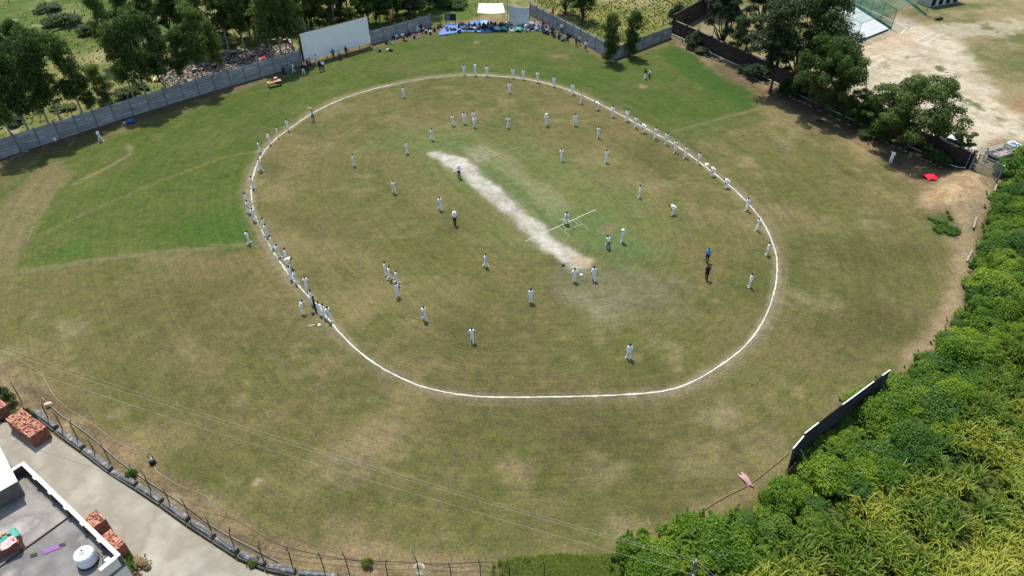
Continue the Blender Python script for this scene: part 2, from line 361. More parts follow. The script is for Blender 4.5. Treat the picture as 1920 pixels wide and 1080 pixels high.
# --- land beyond the walls
back = poly([(-400,430),(-40,308)] + LWALL_PX[1:] + [(570,118),(697,80),(808,48),(840,42),(960,34),(994,26)] + W2_PX[1:] + W3_PX + DW_PX + [(1870,335),(2300,500),(2900,-300),(1900,-330),(960,-330),(0,-330),(-900,-300)], .3, 1, .15)
wild = mixn(C(.075,.115,.024), C(.22,.20,.078), sstep(.35, .7, n_big * .5 + n_mid * .5))
lay(back, wild)
lay(back * .55 * sstep(.6, .75, n_m2), C(.34,.29,.17))
lay(poly([(850,0),(850,-60),(700,-60),(720,40),(820,40),(900,30),(960,10)], 2, .9, 2), mixn(C(.075,.125,.022), C(.13,.16,.03), n_mid))
lay(poly([(1000,0),(1100,-60),(1340,-60),(1250,50),(1150,88),(1080,45)], 1.5, .9, 2), mixn(C(.125,.15,.028), C(.21,.20,.055), sstep(.35,.65,n_mid)))
lay(poly([(900,-60),(1150,-60),(1250,15),(1160,5),(1000,0)], 2, .6, 3), C(.38,.32,.19))
lay(poly([(830,46),(900,32),(960,30),(960,45),(880,55)], 1, .8, 1), C(.24,.18,.10))
SAND = [(1560,110),(1590,70),(1680,30),(1790,70),(1830,120),(1870,180),(1930,235),(1940,270),(1880,262),(1830,300),(1780,290),(1690,240),(1600,190)]
lay(poly([(1258,60),(1500,-80),(2200,-80),(2300,500),(1870,345),(1608,228)], .5, .95, .5), mixn(C(.125,.125,.045), C(.255,.205,.11), sstep(.35,.62,n_big * .4 + n_mid * .6)))
lay(poly(SAND, 2.0, .95, 1.8), mixn(C(.50,.43,.325), C(.40,.33,.235), sstep(.4, .7, n_m2)))
lay(poly([(1570,60),(1650,60),(1720,62),(1680,100),(1600,120)], 1.5, .6, 1), C(.44,.32,.21))
lay(poly([(1690,110),(1750,100),(1860,200),(1900,250),(1800,190),(1720,140)], 1.5, 1, 1) * sstep(.55, .63, n_sm), C(.13,.135,.06))
lay(poly([(1590,110),(1700,110),(1800,230),(1700,200)], 2, .6, 1) * sstep(.62, .7, n_sm), C(.2,.19,.1))
lay(poly([(1725,50),(1790,40),(1930,30),(1930,60),(1800,75)], 1.5, .7, 2) * sstep(.4,.6,n_m2), C(.42,.37,.27))
lay(poly([(1855,265),(1875,260),(1885,272),(1850,280)], .8, .7, .8), C(.30,.15,.09))
lay(poly([(1880,190),(1935,175),(1935,215),(1890,205)], 1, .7, 1), C(.27,.15,.085))
lay(poly([(-30,530),(-30,380),(0,385),(58,322),(104,300),(142,326),(100,362),(25,505)], .5, .9, .6), mixn(C(.175,.140,.070), C(.145,.125,.055), n_mid))
colr *= .79
colr = np.clip(colr, .008, .9)
Zg = np.zeros_like(X)
Zg += (vnoise(X, Y, 7, 50) - .5) * .05 * sstep(0, 4, d_oval)
mound = poly([(1745,395),(1775,340),(1815,328),(1862,348),(1850,400),(1815,440),(1790,410)], 2.2, 1, .3); Zg += mound * (.7 + .6 * (n_m2 - .3) + .4 * n_sm + .35 * vnoise(X, Y, .8, 71, 2))
for pts, h_ in ((BANK_PX, .12),): Zg += poly(pts, 1.0, h_, .8) * (n_sm * 1.6 - .3)
Zg -= .9 * sstep(4, 30, sdf(X, Y, [(-109,20),(109,20),(109,150),(-109,150)], 40)) * 0
V = np.stack([X, Y, Zg], 1); nx, ny = len(gx), len(gy)
idx = np.arange(nx * ny).reshape(ny, nx)
Fq = np.stack([idx[:-1, :-1], idx[:-1, 1:], idx[1:, 1:], idx[1:, :-1]], -1).reshape(-1, 4)
def gz(x, y):
    i = np.clip(np.searchsorted(gx, x), 1, nx - 1); j = np.clip(np.searchsorted(gy, y), 1, ny - 1); tx = (x - gx[i-1]) / (gx[i] - gx[i-1]); ty = (y - gy[j-1]) / (gy[j] - gy[j-1])
    z = lambda jj, ii: Zg[jj * nx + ii]
    return float((z(j-1,i-1)*(1-tx)+z(j-1,i)*tx)*(1-ty)+(z(j,i-1)*(1-tx)+z(j,i)*tx)*ty)
def on(v, dz=0.0): return Vector((v.x, v.y, gz(v.x, v.y) + dz))
def ground_mat():
    m, n, b = _nodes('turf_and_soil')
    a = N(n, 'ShaderNodeAttribute', attribute_name='soil'); dd = N(n, 'ShaderNodeAttribute', attribute_name='ring')
    g = N(n, 'ShaderNodeNewGeometry'); pos = g.outputs['Position']
    f1 = noise(n, 5.5, 6, .75, pos); f2 = noise(n, 1.3, 5, .65, pos, .6); f3 = noise(n, 22, 3, .7, pos)
    # mower and roller streaks follow the oval
    sep = N(n, 'ShaderNodeSeparateXYZ'); n.links.new(dd.outputs['Vector'], sep.inputs[0])
    cm = N(n, 'ShaderNodeCombineXYZ')
    ml = N(n, 'ShaderNodeMath', operation='MULTIPLY'); ml.inputs[1].default_value = 2.4; n.links.new(sep.outputs[0], ml.inputs[0])
    m2 = N(n, 'ShaderNodeMath', operation='MULTIPLY'); m2.inputs[1].default_value = .13; n.links.new(sep.outputs[1], m2.inputs[0])
    n.links.new(ml.outputs[0], cm.inputs[0]); n.links.new(m2.outputs[0], cm.inputs[1])
    st = noise(n, 1.0, 4, .65, cm.outputs[0])
    def mr(x, lo, hi, a0=.3, a1=.7):
        q = N(n, 'ShaderNodeMapRange'); n.links.new(x, q.inputs[0]); q.inputs[1].default_value = a0; q.inputs[2].default_value = a1; q.inputs[3].default_value = lo; q.inputs[4].default_value = hi; return q.outputs[0]
    def mul(x, y):
        q = N(n, 'ShaderNodeMath', operation='MULTIPLY'); n.links.new(x, q.inputs[0]); n.links.new(y, q.inputs[1]); return q.outputs[0]
    val = mul(mul(mr(f1.outputs['Fac'], .58, 1.46), mr(f2.outputs['Fac'], .78, 1.22)), mul(mr(f3.outputs['Fac'], .68, 1.34), mr(st.outputs['Fac'], .87, 1.13)))
    hs = N(n, 'ShaderNodeHueSaturation'); n.links.new(a.outputs['Color'], hs.inputs['Color']); n.links.new(val, hs.inputs['Value'])
    n.links.new(mr(f1.outputs['Fac'], .485, .515), hs.inputs['Hue']); n.links.new(mr(f2.outputs['Fac'], .9, 1.08), hs.inputs['Saturation'])
    # worn patches with crisp irregular edges
    wp_ = noise(n, .55, 10, .72, pos, .9); wr = ramp(n, wp_.outputs['Fac'], [(.40, (.80, .88, .70)), (.50, (1, 1, 1)), (.60, (1.0, .99, .98)), (.68, (1.22, 1.15, 1.12))])
    wm = N(n, 'ShaderNodeMix', data_type='RGBA', blend_type='MULTIPLY'); wm.inputs[0].default_value = .85; n.links.new(hs.outputs[0], wm.inputs[6]); n.links.new(wr.outputs[0], wm.inputs[7]); hs = type('o', (), {'outputs': [wm.outputs[2]]})
    # straw flecks
    fl = noise(n, 9, 3, .8, pos, 1.5); flr = ramp(n, fl.outputs['Fac'], [(.62, (0, 0, 0)), (.74, (1, 1, 1))])
    mx = N(n, 'ShaderNodeMix', data_type='RGBA', blend_type='SCREEN'); mlt = N(n, 'ShaderNodeMath', operation='MULTIPLY'); mlt.inputs[1].default_value = .07
    n.links.new(flr.outputs[0], mlt.inputs[0]); n.links.new(mlt.outputs[0], mx.inputs[0]); n.links.new(hs.outputs[0], mx.inputs[6]); mx.inputs[7].default_value = (.8, .72, .45, 1)
    n.links.new(mx.outputs[2], b.inputs['Base Color']); b.inputs['Roughness'].default_value = .95; b.inputs['Specular IOR Level'].default_value = .1
    bp = N(n, 'ShaderNodeBump'); bp.inputs['Strength'].default_value = .55; bp.inputs['Distance'].default_value = .06
    n.links.new(f1.outputs['Fac'], bp.inputs['Height']); n.links.new(bp.outputs[0], b.inputs['Normal']); return m
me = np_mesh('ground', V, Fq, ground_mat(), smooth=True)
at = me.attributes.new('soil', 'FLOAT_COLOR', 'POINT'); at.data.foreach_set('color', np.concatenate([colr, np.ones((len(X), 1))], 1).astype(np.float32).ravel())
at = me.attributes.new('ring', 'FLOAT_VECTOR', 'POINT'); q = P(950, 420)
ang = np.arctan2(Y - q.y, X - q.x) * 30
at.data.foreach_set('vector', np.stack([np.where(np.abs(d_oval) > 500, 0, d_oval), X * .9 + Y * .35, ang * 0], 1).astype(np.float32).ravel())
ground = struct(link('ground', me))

# ================================================================== chalk lines
chalk = mat('chalk', (.70,.68,.60), (.45,.42,.33), 2, .95, c3=(.74,.72,.66), coords='Object')
crease_m = mat('crease_paint', (.55,.53,.42), (.30,.32,.17), 5, .95, c3=(.60,.58,.48))
def strip(name, pts, wd, m, z=.012, jit=0, closed=False):
    pts = [Vector(p) for p in pts]; n = len(pts); mb = MB(); vs = []
    for i, p in enumerate(pts):
        a = pts[(i - 1) % n] if closed or i else p; b = pts[(i + 1) % n] if closed or i < n - 1 else p
        d = (b - a).normalized(); nn = Vector((-d.y, d.x, 0)); h = wd / 2 * (1 + random.uniform(-jit, jit)); h2 = wd / 2 * (1 + random.uniform(-jit, jit))
        for q in (p - nn * h, p + nn * h2): vs.append((q.x, q.y, gz(q.x, q.y) + z))
    fs = [(2 * i, 2 * ((i + 1) % n), 2 * ((i + 1) % n) + 1, 2 * i + 1) for i in range(n if closed else n - 1)]
    mb.add(vs, fs); return struct(mb.build(name, m))
lp = []
for i in range(len(OVAL)):
    a, b = OVAL[i], OVAL[(i + 1) % len(OVAL)]; k = max(1, int((b - a).length / .35))
    lp += [a.lerp(b, j / k) for j in range(k)]
def is_faint(p):                                  # the chalk is worn away on the far left of the oval
    return sdf(np.array([p.x]), np.array([p.y]), FAINT, 50)[0] < 0
FAINT = PP([(735,130),(735,175),(870,160),(870,120)]); FAINT2 = PP([(462,375),(480,375),(520,470),(500,480)])
mb = MB(); n = len(lp); vs = []
fx = np.array([p.x for p in lp]); fy = np.array([p.y for p in lp])
fa = (sdf(fx, fy, FAINT, 50) < 0) | (sdf(fx, fy, FAINT2, 50) < 0)
for i, p in enumerate(lp):
    d = (lp[(i + 1) % n] - lp[i - 1]).normalized(); nn = Vector((-d.y, d.x, 0)); k = .03 if fa[i] else .07
    for q in (p - nn * k * random.uniform(.45, 1.4), p + nn * k * random.uniform(.45, 1.4)): vs.append((q.x, q.y, gz(q.x, q.y) + .014))
mb.add(vs, [(2 * i, 2 * ((i + 1) % n), 2 * ((i + 1) % n) + 1, 2 * i + 1) for i in range(n) if not ((fa[i] and random.random() < .3))])
struct(mb.build('boundary_line', chalk))
def line_px(name, a, b, wd, m=crease_m, k=14, z=.012):
    a, b = P(*a), P(*b); return strip(name, [a.lerp(b, i / k) for i in range(k + 1)], wd, m, z, .25)
line_px('popping_crease', (984,453), (1117,393), .065, chalk); line_px('popping_crease', (847,322.5), (884,307), .10, chalk); line_px('popping_crease', (884,307), (972,276), .035)
for a, b in (((1047.5,425),(1069,444)), ((1079.5,410),(1103,429)), ((880,287),(898,302.5)), ((912,276.5),(929.5,290.5))): line_px('return_crease', a, b, .04, z=.016)
line_px('bowling_crease', (1058,434), (1090,420), .05, z=.02); line_px('bowling_crease', (890,294.5), (920,283), .05, z=.02)
line_px('guard_line', (1054,422), (1063,432), .045, z=.016); line_px('guard_line', (1075,413), (1084,421), .045, z=.016)
for a, b in (((1587,127),(1655,101)), ((1612,133),(1632,127)), ((1640,121),(1656,110)), ((1597,124),(1624,134)), ((1622,115),(1645,126)), ((1655,110),(1670,117)),
             ((1716,78),(1749,60)), ((1732,84),(1763,64)), ((1722,79),(1746,88)), ((1735,68),(1764,78)), ((1766,65),(1779,71))):
    line_px('practice_crease', a, b, .16, chalk, 6)
# ================================================================== precast walls
conc = mat('wall_concrete', (.36,.365,.36), (.24,.25,.245), .9, .9, .4, c3=(.46,.46,.44), ov=.14)
conc_post = mat('wall_post_concrete', (.20,.21,.21), (.14,.15,.15), 2, .9, .3)
def plank_mesh(h, t=.17):
    """one precast plank, 1 m long, lower lip recessed so that the joints show"""
    prof = [(-t/2+.02, 0), (t/2-.02, 0), (t/2, h*.22), (t/2-.015, h*.66), (t/2-.05, h*.79), (t/2-.078, h*.81), (t/2-.078, h-.006), (-t/2+.078, h-.006), (-t/2+.078, h*.81), (-t/2+.05, h*.79), (-t/2+.015, h*.66), (-t/2, h*.22)]
    mb = MB(); k = len(prof)
    mb.add([(-.5, y, z) for y, z in prof] + [(.5, y, z) for y, z in prof], [tuple(range(k)), tuple(reversed(range(k, 2*k)))] + [(i, k+i, k+(i+1)%k, (i+1)%k) for i in range(k)])
    return mb.mesh('plank', [conc])
def panel_wall(label, px, h, npl, bay=2.45, jit=.03, group=None):
    pts = PP(px); dist = [0]
    for a, b in zip(pts[:-1], pts[1:]): dist.append(dist[-1] + (b - a).length)
    k = max(1, round(dist[-1] / bay)); st = []
    for i in range(k + 1):
        t = dist[-1] * i / k; j = max(q for q in range(len(pts) - 1) if dist[q] <= t + 1e-6)
        st.append(pts[j].lerp(pts[j+1], (t - dist[j]) / (dist[j+1] - dist[j])))
    root = thing('precast_wall', label, 'wall', on(st[0])); o0 = root.location.copy()
    ph = h / npl; pm_ = plank_mesh(ph)
    post = MB().box((0, 0, (h + .16) / 2), (.17, .22, h + .16), ch=.02).mesh('post', [conc_post])
    for i, p in enumerate(st):
        d = st[min(i+1, k)] - st[max(i-1, 0)]; lean = random.uniform(-.012, .012)
        inst('post', post, root, on(p, -.06) - o0, (lean, random.uniform(-.012, .012), math.atan2(d.y, d.x)), (1, 1, random.uniform(.985, 1.02)))
    for a, b in zip(st[:-1], st[1:]):
        d = b - a; c_ = (a + b) / 2; rz = math.atan2(d.y, d.x)
        for q in range(npl):
            inst('plank', pm_, root, on(c_, q * ph - .05) - o0, (random.uniform(-.012, .012), random.uniform(-.004, .004), rz), (d.length - .16, 1, 1))
    return root
panel_wall('long grey precast plank wall with posts running in front of the row of eucalyptus', LWALL_PX, 2.45, 6)
panel_wall('short grey precast wall between the white sight screen and the blue ground sheet', MWALL_PX, 2.3, 5, 2.6)
panel_wall('grey precast wall descending beside the hanging sheet towards the wall corner', W2_PX, 2.35, 5, 2.5)
panel_wall('bent end of precast wall by the overgrown corner post', [(1133,103),(1150,112)], 2.35, 5, 1.4)
panel_wall('grey precast wall from the weedy corner to the vine covered brick wall', W3_PX, 2.1, 4, 2.5)

# ================================================================== far sight screen
screen_cloth = mat('screen_cloth', (.90,.885,.86), (.84,.83,.81), 1.5, .85, .1)
iron = mat('dark_iron', (.045,.04,.038), (.09,.06,.045), 6, .7, .1)
steel = mat('grey_steel', (.35,.36,.37), (.25,.25,.26), 5, .5, metal=.4)
def sight_screen():
    a, b = P(571.5, 121), P(694.5, 86); d = b - a; L = d.length; rz = math.atan2(d.y, d.x); h0, h1 = .55, 5.0
    root = thing('sight_screen', 'large white cloth sight screen standing against the precast wall', 'screen', a, rz)
    nx_, nz_ = 40, 16; V = []; F = []
    for j in range(nz_ + 1):
        for i in range(nx_ + 1):
            x = L * i / nx_; z = h0 + (h1 - h0) * j / nz_
            V.append((x, -.10 + .018 * math.sin(x * 2.1 + z) + .012 * math.sin(z * 3.3 + x * .7) + random.uniform(-.006, .006), z - .05 * math.sin(math.pi * i / nx_) * (j / nz_)))
    for j in range(nz_):
        for i in range(nx_): q = j * (nx_ + 1) + i; F.append((q, q + 1, q + nx_ + 2, q + nx_ + 1))
    MB().add(V, F).build('cloth', screen_cloth, root, True)
    mb = MB().bar((0, 0, h1 - .03), (L, 0, h1 - .03), .08).bar((0, 0, h0), (L, 0, h0), .08).bar((0, 0, 2.7), (L, 0, 2.7), .06); mb.build('frame', iron, root)
    for i in range(7):
        x = .04 + (L - .08) * i / 6
        MB().bar((x, .06, 0), (x, .06, h1 - .04), .09).build('post', steel if i in (0, 6) else iron, root)
        if i % 2 == 0: MB().bar((x, .10, 3.2), (x, 1.5, 0.02), .06).build('brace', iron, root)
    MB().box((-.09, .05, 2.3), (.12, .5, 4.5)).build('end_board', mat('screen_end', (.05,.045,.045), (.08,.06,.055), 4), root)
sight_screen()

# ================================================================== near sight screen seen from behind
def back_screen():
    pts = PP([(1475,886),(1495,862),(1545,822),(1583,794),(1622,764),(1652,742)]); root = thing('sight_screen', 'row of dark backed boards with white top edges leaning behind the green thicket', 'screen', on(pts[0]))
    o0 = root.location.copy(); back = [mat('board_back_a', (.035,.032,.032), (.02,.02,.022), 2, .8), mat('board_back_b', (.13,.16,.16), (.075,.09,.09), 2, .8)]
    wh = mat('board_white', (.8,.8,.78), (.7,.7,.68), 3, .7)
    q = 0
    for s_, (a, b) in enumerate(zip(pts[:-1], pts[1:])):
        d = b - a; k = 2; rz = math.atan2(d.y, d.x); hh = 2.75 if s_ else 2.5
        for i in range(k):
            c0 = a.lerp(b, i / k); c1 = a.lerp(b, (i + 1) / k); L = (c1 - c0).length - .02; mid = (c0 + c1) / 2; T = on(mid) - o0
            M = Matrix.Translation(T) @ Matrix.Rotation(rz, 4, 'Z') @ Matrix.Rotation(R(-4), 4, 'X')
            mb = MB(); mb.box((0, 0, hh / 2 + .1), (L, .035, hh)); o = mb.build('board', back[(q * 7 + i) % 2 if q % 3 else 0], root); o.matrix_local = M
            fr = MB().box((-L/2 + .04, -.045, hh / 2 + .1), (.06, .05, hh)).box((0, -.045, hh * .5), (L - .14, .05, .06)); o = fr.build('rib', iron, root); o.matrix_local = M
            if q not in (3, 4, 8): o = MB().box((0, 0, hh + .115), (L + .01, .08, .04)).build('top_edge', wh, root); o.matrix_local = M
            q += 1
        if s_ in (0, 3, 4): o = MB().tube([(0, -.07, 1.9), (.2, -1.5, .02)], .03, 6).build('prop', steel, root); o.matrix_local = Matrix.Translation(on(a.lerp(b, .6)) - o0) @ Matrix.Rotation(rz, 4, 'Z')
back_screen()

# ================================================================== dark brick wall on the right, drain and pipe
brick_dark = mat('old_brick', (.055,.036,.028), (.034,.025,.022), 1.5, .95, .5, c3=(.085,.062,.048))
def dark_wall():
    base = PP(DW_PX); off = []
    for i, p in enumerate(base):
        d = (base[min(i+1, len(base)-1)] - base[max(i-1, 0)]).normalized(); off.append(p + Vector((-d.y, d.x, 0)) * .75)
    root = thing('brick_wall', 'long dark brown brick wall with iron posts on top behind the white pipe', 'wall', on(off[0])); o0 = root.location.copy()
    L = sum((b - a).length for a, b in zip(off[:-1], off[1:])); k = 0
    panel = MB().box((0, 0, 1.2), (1, .23, 2.4)).mesh('wall_bay', [brick_dark]); pier = MB().box((0, 0, 1.3), (.36, .36, 2.6), ch=.03).mesh('pier', [brick_dark])
    cop = MB().box((0, 0, 2.43), (1, .30, .07), ch=.02).mesh('coping', [mat('coping_dark', (.20,.165,.13), (.13,.105,.085), 3)])
    pst = MB().bar((0, 0, 2.4), (0, 0, 3.45), .05).bar((0, 0, 3.45), (.0, .25, 3.72), .045).mesh('iron_post', [iron])
    for a, b in zip(off[:-1], off[1:]):
        n = max(1, round((b - a).length / 3.2))
        for i in range(n):
            c0, c1 = a.lerp(b, i / n), a.lerp(b, (i + 1) / n); d = c1 - c0; rz = math.atan2(d.y, d.x)
            inst('wall_bay', panel, root, on((c0 + c1) / 2, -.05) - o0, (0, 0, rz), (d.length - .30, 1, random.uniform(.97, 1.03)))
            inst('coping', cop, root, on((c0 + c1) / 2, -.02) - o0, (0, 0, rz), (d.length - .38, 1, 1))
            inst('pier', pier, root, on(c0, -.05) - o0, (0, 0, rz)); inst('iron_post', pst, root, on(c0, .18) - o0, (random.uniform(-.04, .04), random.uniform(-.04, .04), rz))
    inst('pier', pier, root, on(off[-1], -.05) - o0)
    # brick courses as real ledges
    pipe = MB().tube([on(p, .30) for p in catmull(base, 6)], .045, 6)
    tag(pipe.build('water_pipe', mat('pipe_white', (.72,.72,.70), (.55,.55,.52), 2, .5), None, True), 'thin white pipe running along the foot of the dark brick wall', 'pipe')
    r2 = thing('drain_kerb', 'broken pale stone kerb of the drain in front of the dark brick wall', 'kerb', on(base[0])); o2 = r2.location.copy()
    st = mat('kerb_stone', (.24,.215,.18), (.15,.13,.105), 3, .95, .4, c3=(.34,.32,.28)); sm_ = MB().box((0, 0, .06), (1, .22, .2), ch=.03).mesh('kerb_stone', [st])
    for a, b in zip(base[:-1], base[1:]):
        d = (b - a).normalized(); nn = Vector((d.y, -d.x, 0)); n = max(1, int((b - a).length / .8))
        for i in range(n):
            if random.random() < .3: continue
            p = a.lerp(b, (i + .5) / n) + nn * (1.15 + random.uniform(-.12, .12)); inst('kerb_stone', sm_, r2, on(p, random.uniform(-.06, .02)) - o2, (random.uniform(-.1, .1), 0, math.atan2(d.y, d.x) + random.uniform(-.12, .12)), (random.uniform(.4, .72), 1, 1))
    for i in range(60):                                        # holders of the pipe
        pass
    hold = MB().box((0, 0, .13), (.10, .12, .27), ch=.015).mesh('pipe_block', [st])
    for i, p in enumerate(catmull(base, 3)[::2]): inst('pipe_block', hold, bpy.data.objects['water_pipe'], on(p, 0), (0, 0, .5))
dark_wall()
# wall running back from the overgrown corner
def back_brick():
    a, b = P(1258, 64), P(1345, 14); root = thing('brick_wall', 'overgrown dark brick wall running back from the wall corner', 'wall', on(a)); d = b - a
    for i in range(5):
        c0, c1 = a.lerp(b, i / 5), a.lerp(b, (i + 1) / 5)
        MB().box((0, 0, 1.7), ((c1 - c0).length - .02, .23, 3.4)).build('wall_bay', brick_dark, root)
        o = root.children[-1]; o.location = (c0 + c1) / 2 - a; o.rotation_euler = (0, 0, math.atan2(d.y, d.x))
back_brick()

# ================================================================== gate by the hedge
gate_m = mat('gate_iron', (.23,.24,.25), (.17,.175,.185), 5, .6)
def gate():
    a, b = P(1821, 326), P(1860, 347); d = b - a; rz = math.atan2(d.y, d.x); L = d.length
    root = thing('barred_gate', 'dark iron gate of upright bars closing the entrance by the hedge', 'gate', on(a), rz); z0 = .06
    MB().bar((0, 0, z0), (L, 0, z0), .06).bar((0, 0, 2.3), (L, 0, 2.3), .06).bar((0, 0, 1.2), (L, 0, 1.2), .05).bar((.03, 0, z0), (.03, 0, 2.3), .06).bar((L - .03, 0, z0), (L - .03, 0, 2.3), .06).bar((L*.36, 0, z0), (L*.36, 0, 2.3), .06).build('frame', gate_m, root)
    bar = MB().bar((0, 0, .08), (0, 0, 2.28), .05).mesh('bar', [gate_m]); n = 18
    for i in range(n): inst('bar', bar, root, (.12 + (L - .24) * i / (n - 1), .002, 0))
    c_ = P(1806, 323); d2 = P(1813, 318) - c_
    r2 = thing('sheet_gate', 'dull blue sheet metal gate leaf standing open beside the barred gate', 'gate', on(c_), math.atan2(d2.y, d2.x) + .4)
    MB().box((.55, 0, 1.15), (1.1, .03, 2.1)).build('sheet', mat('gate_blue', (.09,.13,.18), (.06,.085,.12), 2, .6, .2), r2)
    MB().bar((0, 0, .08), (0, 0, 2.3), .06).bar((1.1, 0, .08), (1.1, 0, 2.3), .06).bar((0, 0, 2.24), (1.1, 0, 2.24), .05).bar((0, 0, .1), (1.1, 0, .1), .05).build('frame', gate_m, r2)
    for nm, q, lab in (('gate_pillar', P(1864, 350), 'short concrete gate pillar at the hedge end of the barred gate'), ('gate_pillar', P(1814, 327), 'short concrete gate pillar between the blue gate leaf and barred gate')):
        r3 = thing(nm, lab, 'pillar', on(q), rz); MB().box((0, 0, 1.1), (.2, .2, 2.2), ch=.02).build('shaft', conc_post, r3); MB().box((0, 0, 2.24), (.26, .26, .08), ch=.03).build('cap', conc, r3)
gate()

# ================================================================== low stone wall and wire fence on the left
stone = mat('stained_stone', (.20,.20,.19), (.09,.09,.085), 2.5, .95, .6, c3=(.34,.33,.31))
LOW_PX = [(66,772),(110,807),(160,843),(212,884),(259,912),(308,944),(357,979),(406,1012),(450,1040),(502,1063),(560,1076),(640,1086),(760,1094)]
def low_wall():
    pts = PP(LOW_PX); root = thing('low_stone_wall', 'low stained stone wall of long blocks beside the concrete lane', 'wall', on(pts[0])); o0 = root.location.copy()
    for i, (a, b) in enumerate(zip(pts[:-1], pts[1:])):
        d = b - a; L = d.length; rz = math.atan2(d.y, d.x); hh = random.uniform(.30, .40)
        mb = MB(); n = 6; W = .20; vs = []
        for q in range(n + 1):
            x = -L/2 + .12 + (L - .34) * q / n; r = lambda: random.uniform(-.025, .025); zt = hh + r() - .05 * (1 - q / n)
            vs += [(x, -W + r(), -.05), (x, W + r(), -.05), (x, W + r(), zt - .06), (x, W - .06 + r(), zt), (x, -W + .06 + r(), zt + r()), (x, -W + r(), zt - .06)]
        fs = [(6*q + k, 6*q + (k+1) % 6, 6*(q+1) + (k+1) % 6, 6*(q+1) + k) for q in range(n) for k in range(6)] + [tuple(range(6))[::-1], tuple(range(6*n, 6*n + 6))]
        mb.add(vs, fs); o = mb.build('stone_block', stone, root); o.location = on((a + b) / 2) - o0; o.rotation_euler = (0, 0, rz)
        nn = Vector((-d.y, d.x, 0)).normalized()
        o = MB().box((0, 0, .10), (L * .97, .12, .24), ch=.02).build('footing', mat('footing', (.10,.10,.09), (.05,.05,.045), 4), root); o.location = on((a + b) / 2 - nn * .3) - o0; o.rotation_euler = (0, 0, rz)
    IN_PX = [(80,748),(120,785),(160,812),(200,846),(231,872),(306,923),(354,955),(392,984),(431,1008),(477,1032),(542,1066)]
    ip = catmull(PP(IN_PX), 4); mb = MB().tube([on(p, .14) for p in ip], .032, 6)
    tag(mb.build('kerb_rail', mat('kerb_rail', (.30,.28,.27), (.15,.14,.135), 2, .8), None, True), 'pale concrete rail lying along the bank behind the iron fence posts', 'kerb')
low_wall()
def wire_fence():
    B = [(40,752,1.9),(93,790,2.1),(119,808,2.0),(148,826,2.2),(180,852,1.5),(207,867,2.1),(253,899,1.5),(284,922,2.3),(319,946,1.6),(358,978,2.4),(398,1001,1.8),(441,1033,2.4),(497,1058,2.4),(549,1065,2.2),(609,1072,2.0),(655,1076,2.2),(727,1080,1.7),(786,1082,2.2),(846,1084,1.6),(901,1084,2.0),(955,1084,1.4),(1020,1086,1.9)]
    root = thing('wire_fence', 'leaning fence of thin dark iron posts with bent tops and sagging wires', 'fence', on(P(B[0][0], B[0][1]))); o0 = root.location.copy(); tops = []
    dk = mat('fence_rust', (.03,.026,.025), (.06,.042,.035), 8, .8)
    for i, (u, v, h) in enumerate(B):
        b = on(P(u, v)); d = Vector((.12 + random.uniform(-.08, .1), random.uniform(-.08, .08), 0)) * (1 if i < 14 else .1)
        t1 = b + d * .6 + Vector((0, 0, h * .82)); t2 = t1 + Vector((random.choice((-.16, .1, -.12)), .12, h * .2))
        MB().bar(b - Vector((0, 0, .1)), t1, .055).bar(t1, t2, .045).build('post', dk, root); root.children[-1].location = -o0
        tops.append((b, t1, t2))
    for f_, nm in ((.96, 'wire'), (.55, 'wire')):
        pts = []
        for i in range(9, len(tops) - 1):
            a = tops[i][0].lerp(tops[i][1], f_); c_ = tops[i+1][0].lerp(tops[i+1][1], f_)
            for q in range(5): t = q / 5; p = a.lerp(c_, t); p.z -= .10 * 4 * t * (1 - t); pts.append(p)
        o = MB().tube(pts, .02, 4).build(nm, dk, root); o.location = -o0
wire_fence()

# ================================================================== lane and roof building
lane_m = mat('lane_concrete', (.33,.30,.235), (.22,.20,.155), .28, .95, .25, 12, c3=(.37,.345,.285), coords='Object')
LANE = PP([(-60,790),(40,797),(96,815),(150,853),(205,893),(255,925),(303,958),(352,994),(400,1025),(445,1055),(500,1078),(560,1095),(560,1300),(-60,1300)])
mb = MB(); ctr = [(p.x, p.y) for p in LANE]
bm = bmesh.new(); vs = [bm.verts.new((x, y, .02 + gz(x, y) * 0 + .16)) for x, y in ctr]; f_ = bm.faces.new(vs); 
r_ = bmesh.ops.extrude_face_region(bm, geom=[f_]); 
for g in r_['geom']:
    if isinstance(g, bmesh.types.BMVert): g.co.z -= .5
bmesh.ops.recalc_face_normals(bm, faces=bm.faces); me = bpy.data.meshes.new('concrete_lane'); bm.to_mesh(me); bm.free(); me.materials.append(lane_m)
struct(link('concrete_lane', me)); LZ = .18

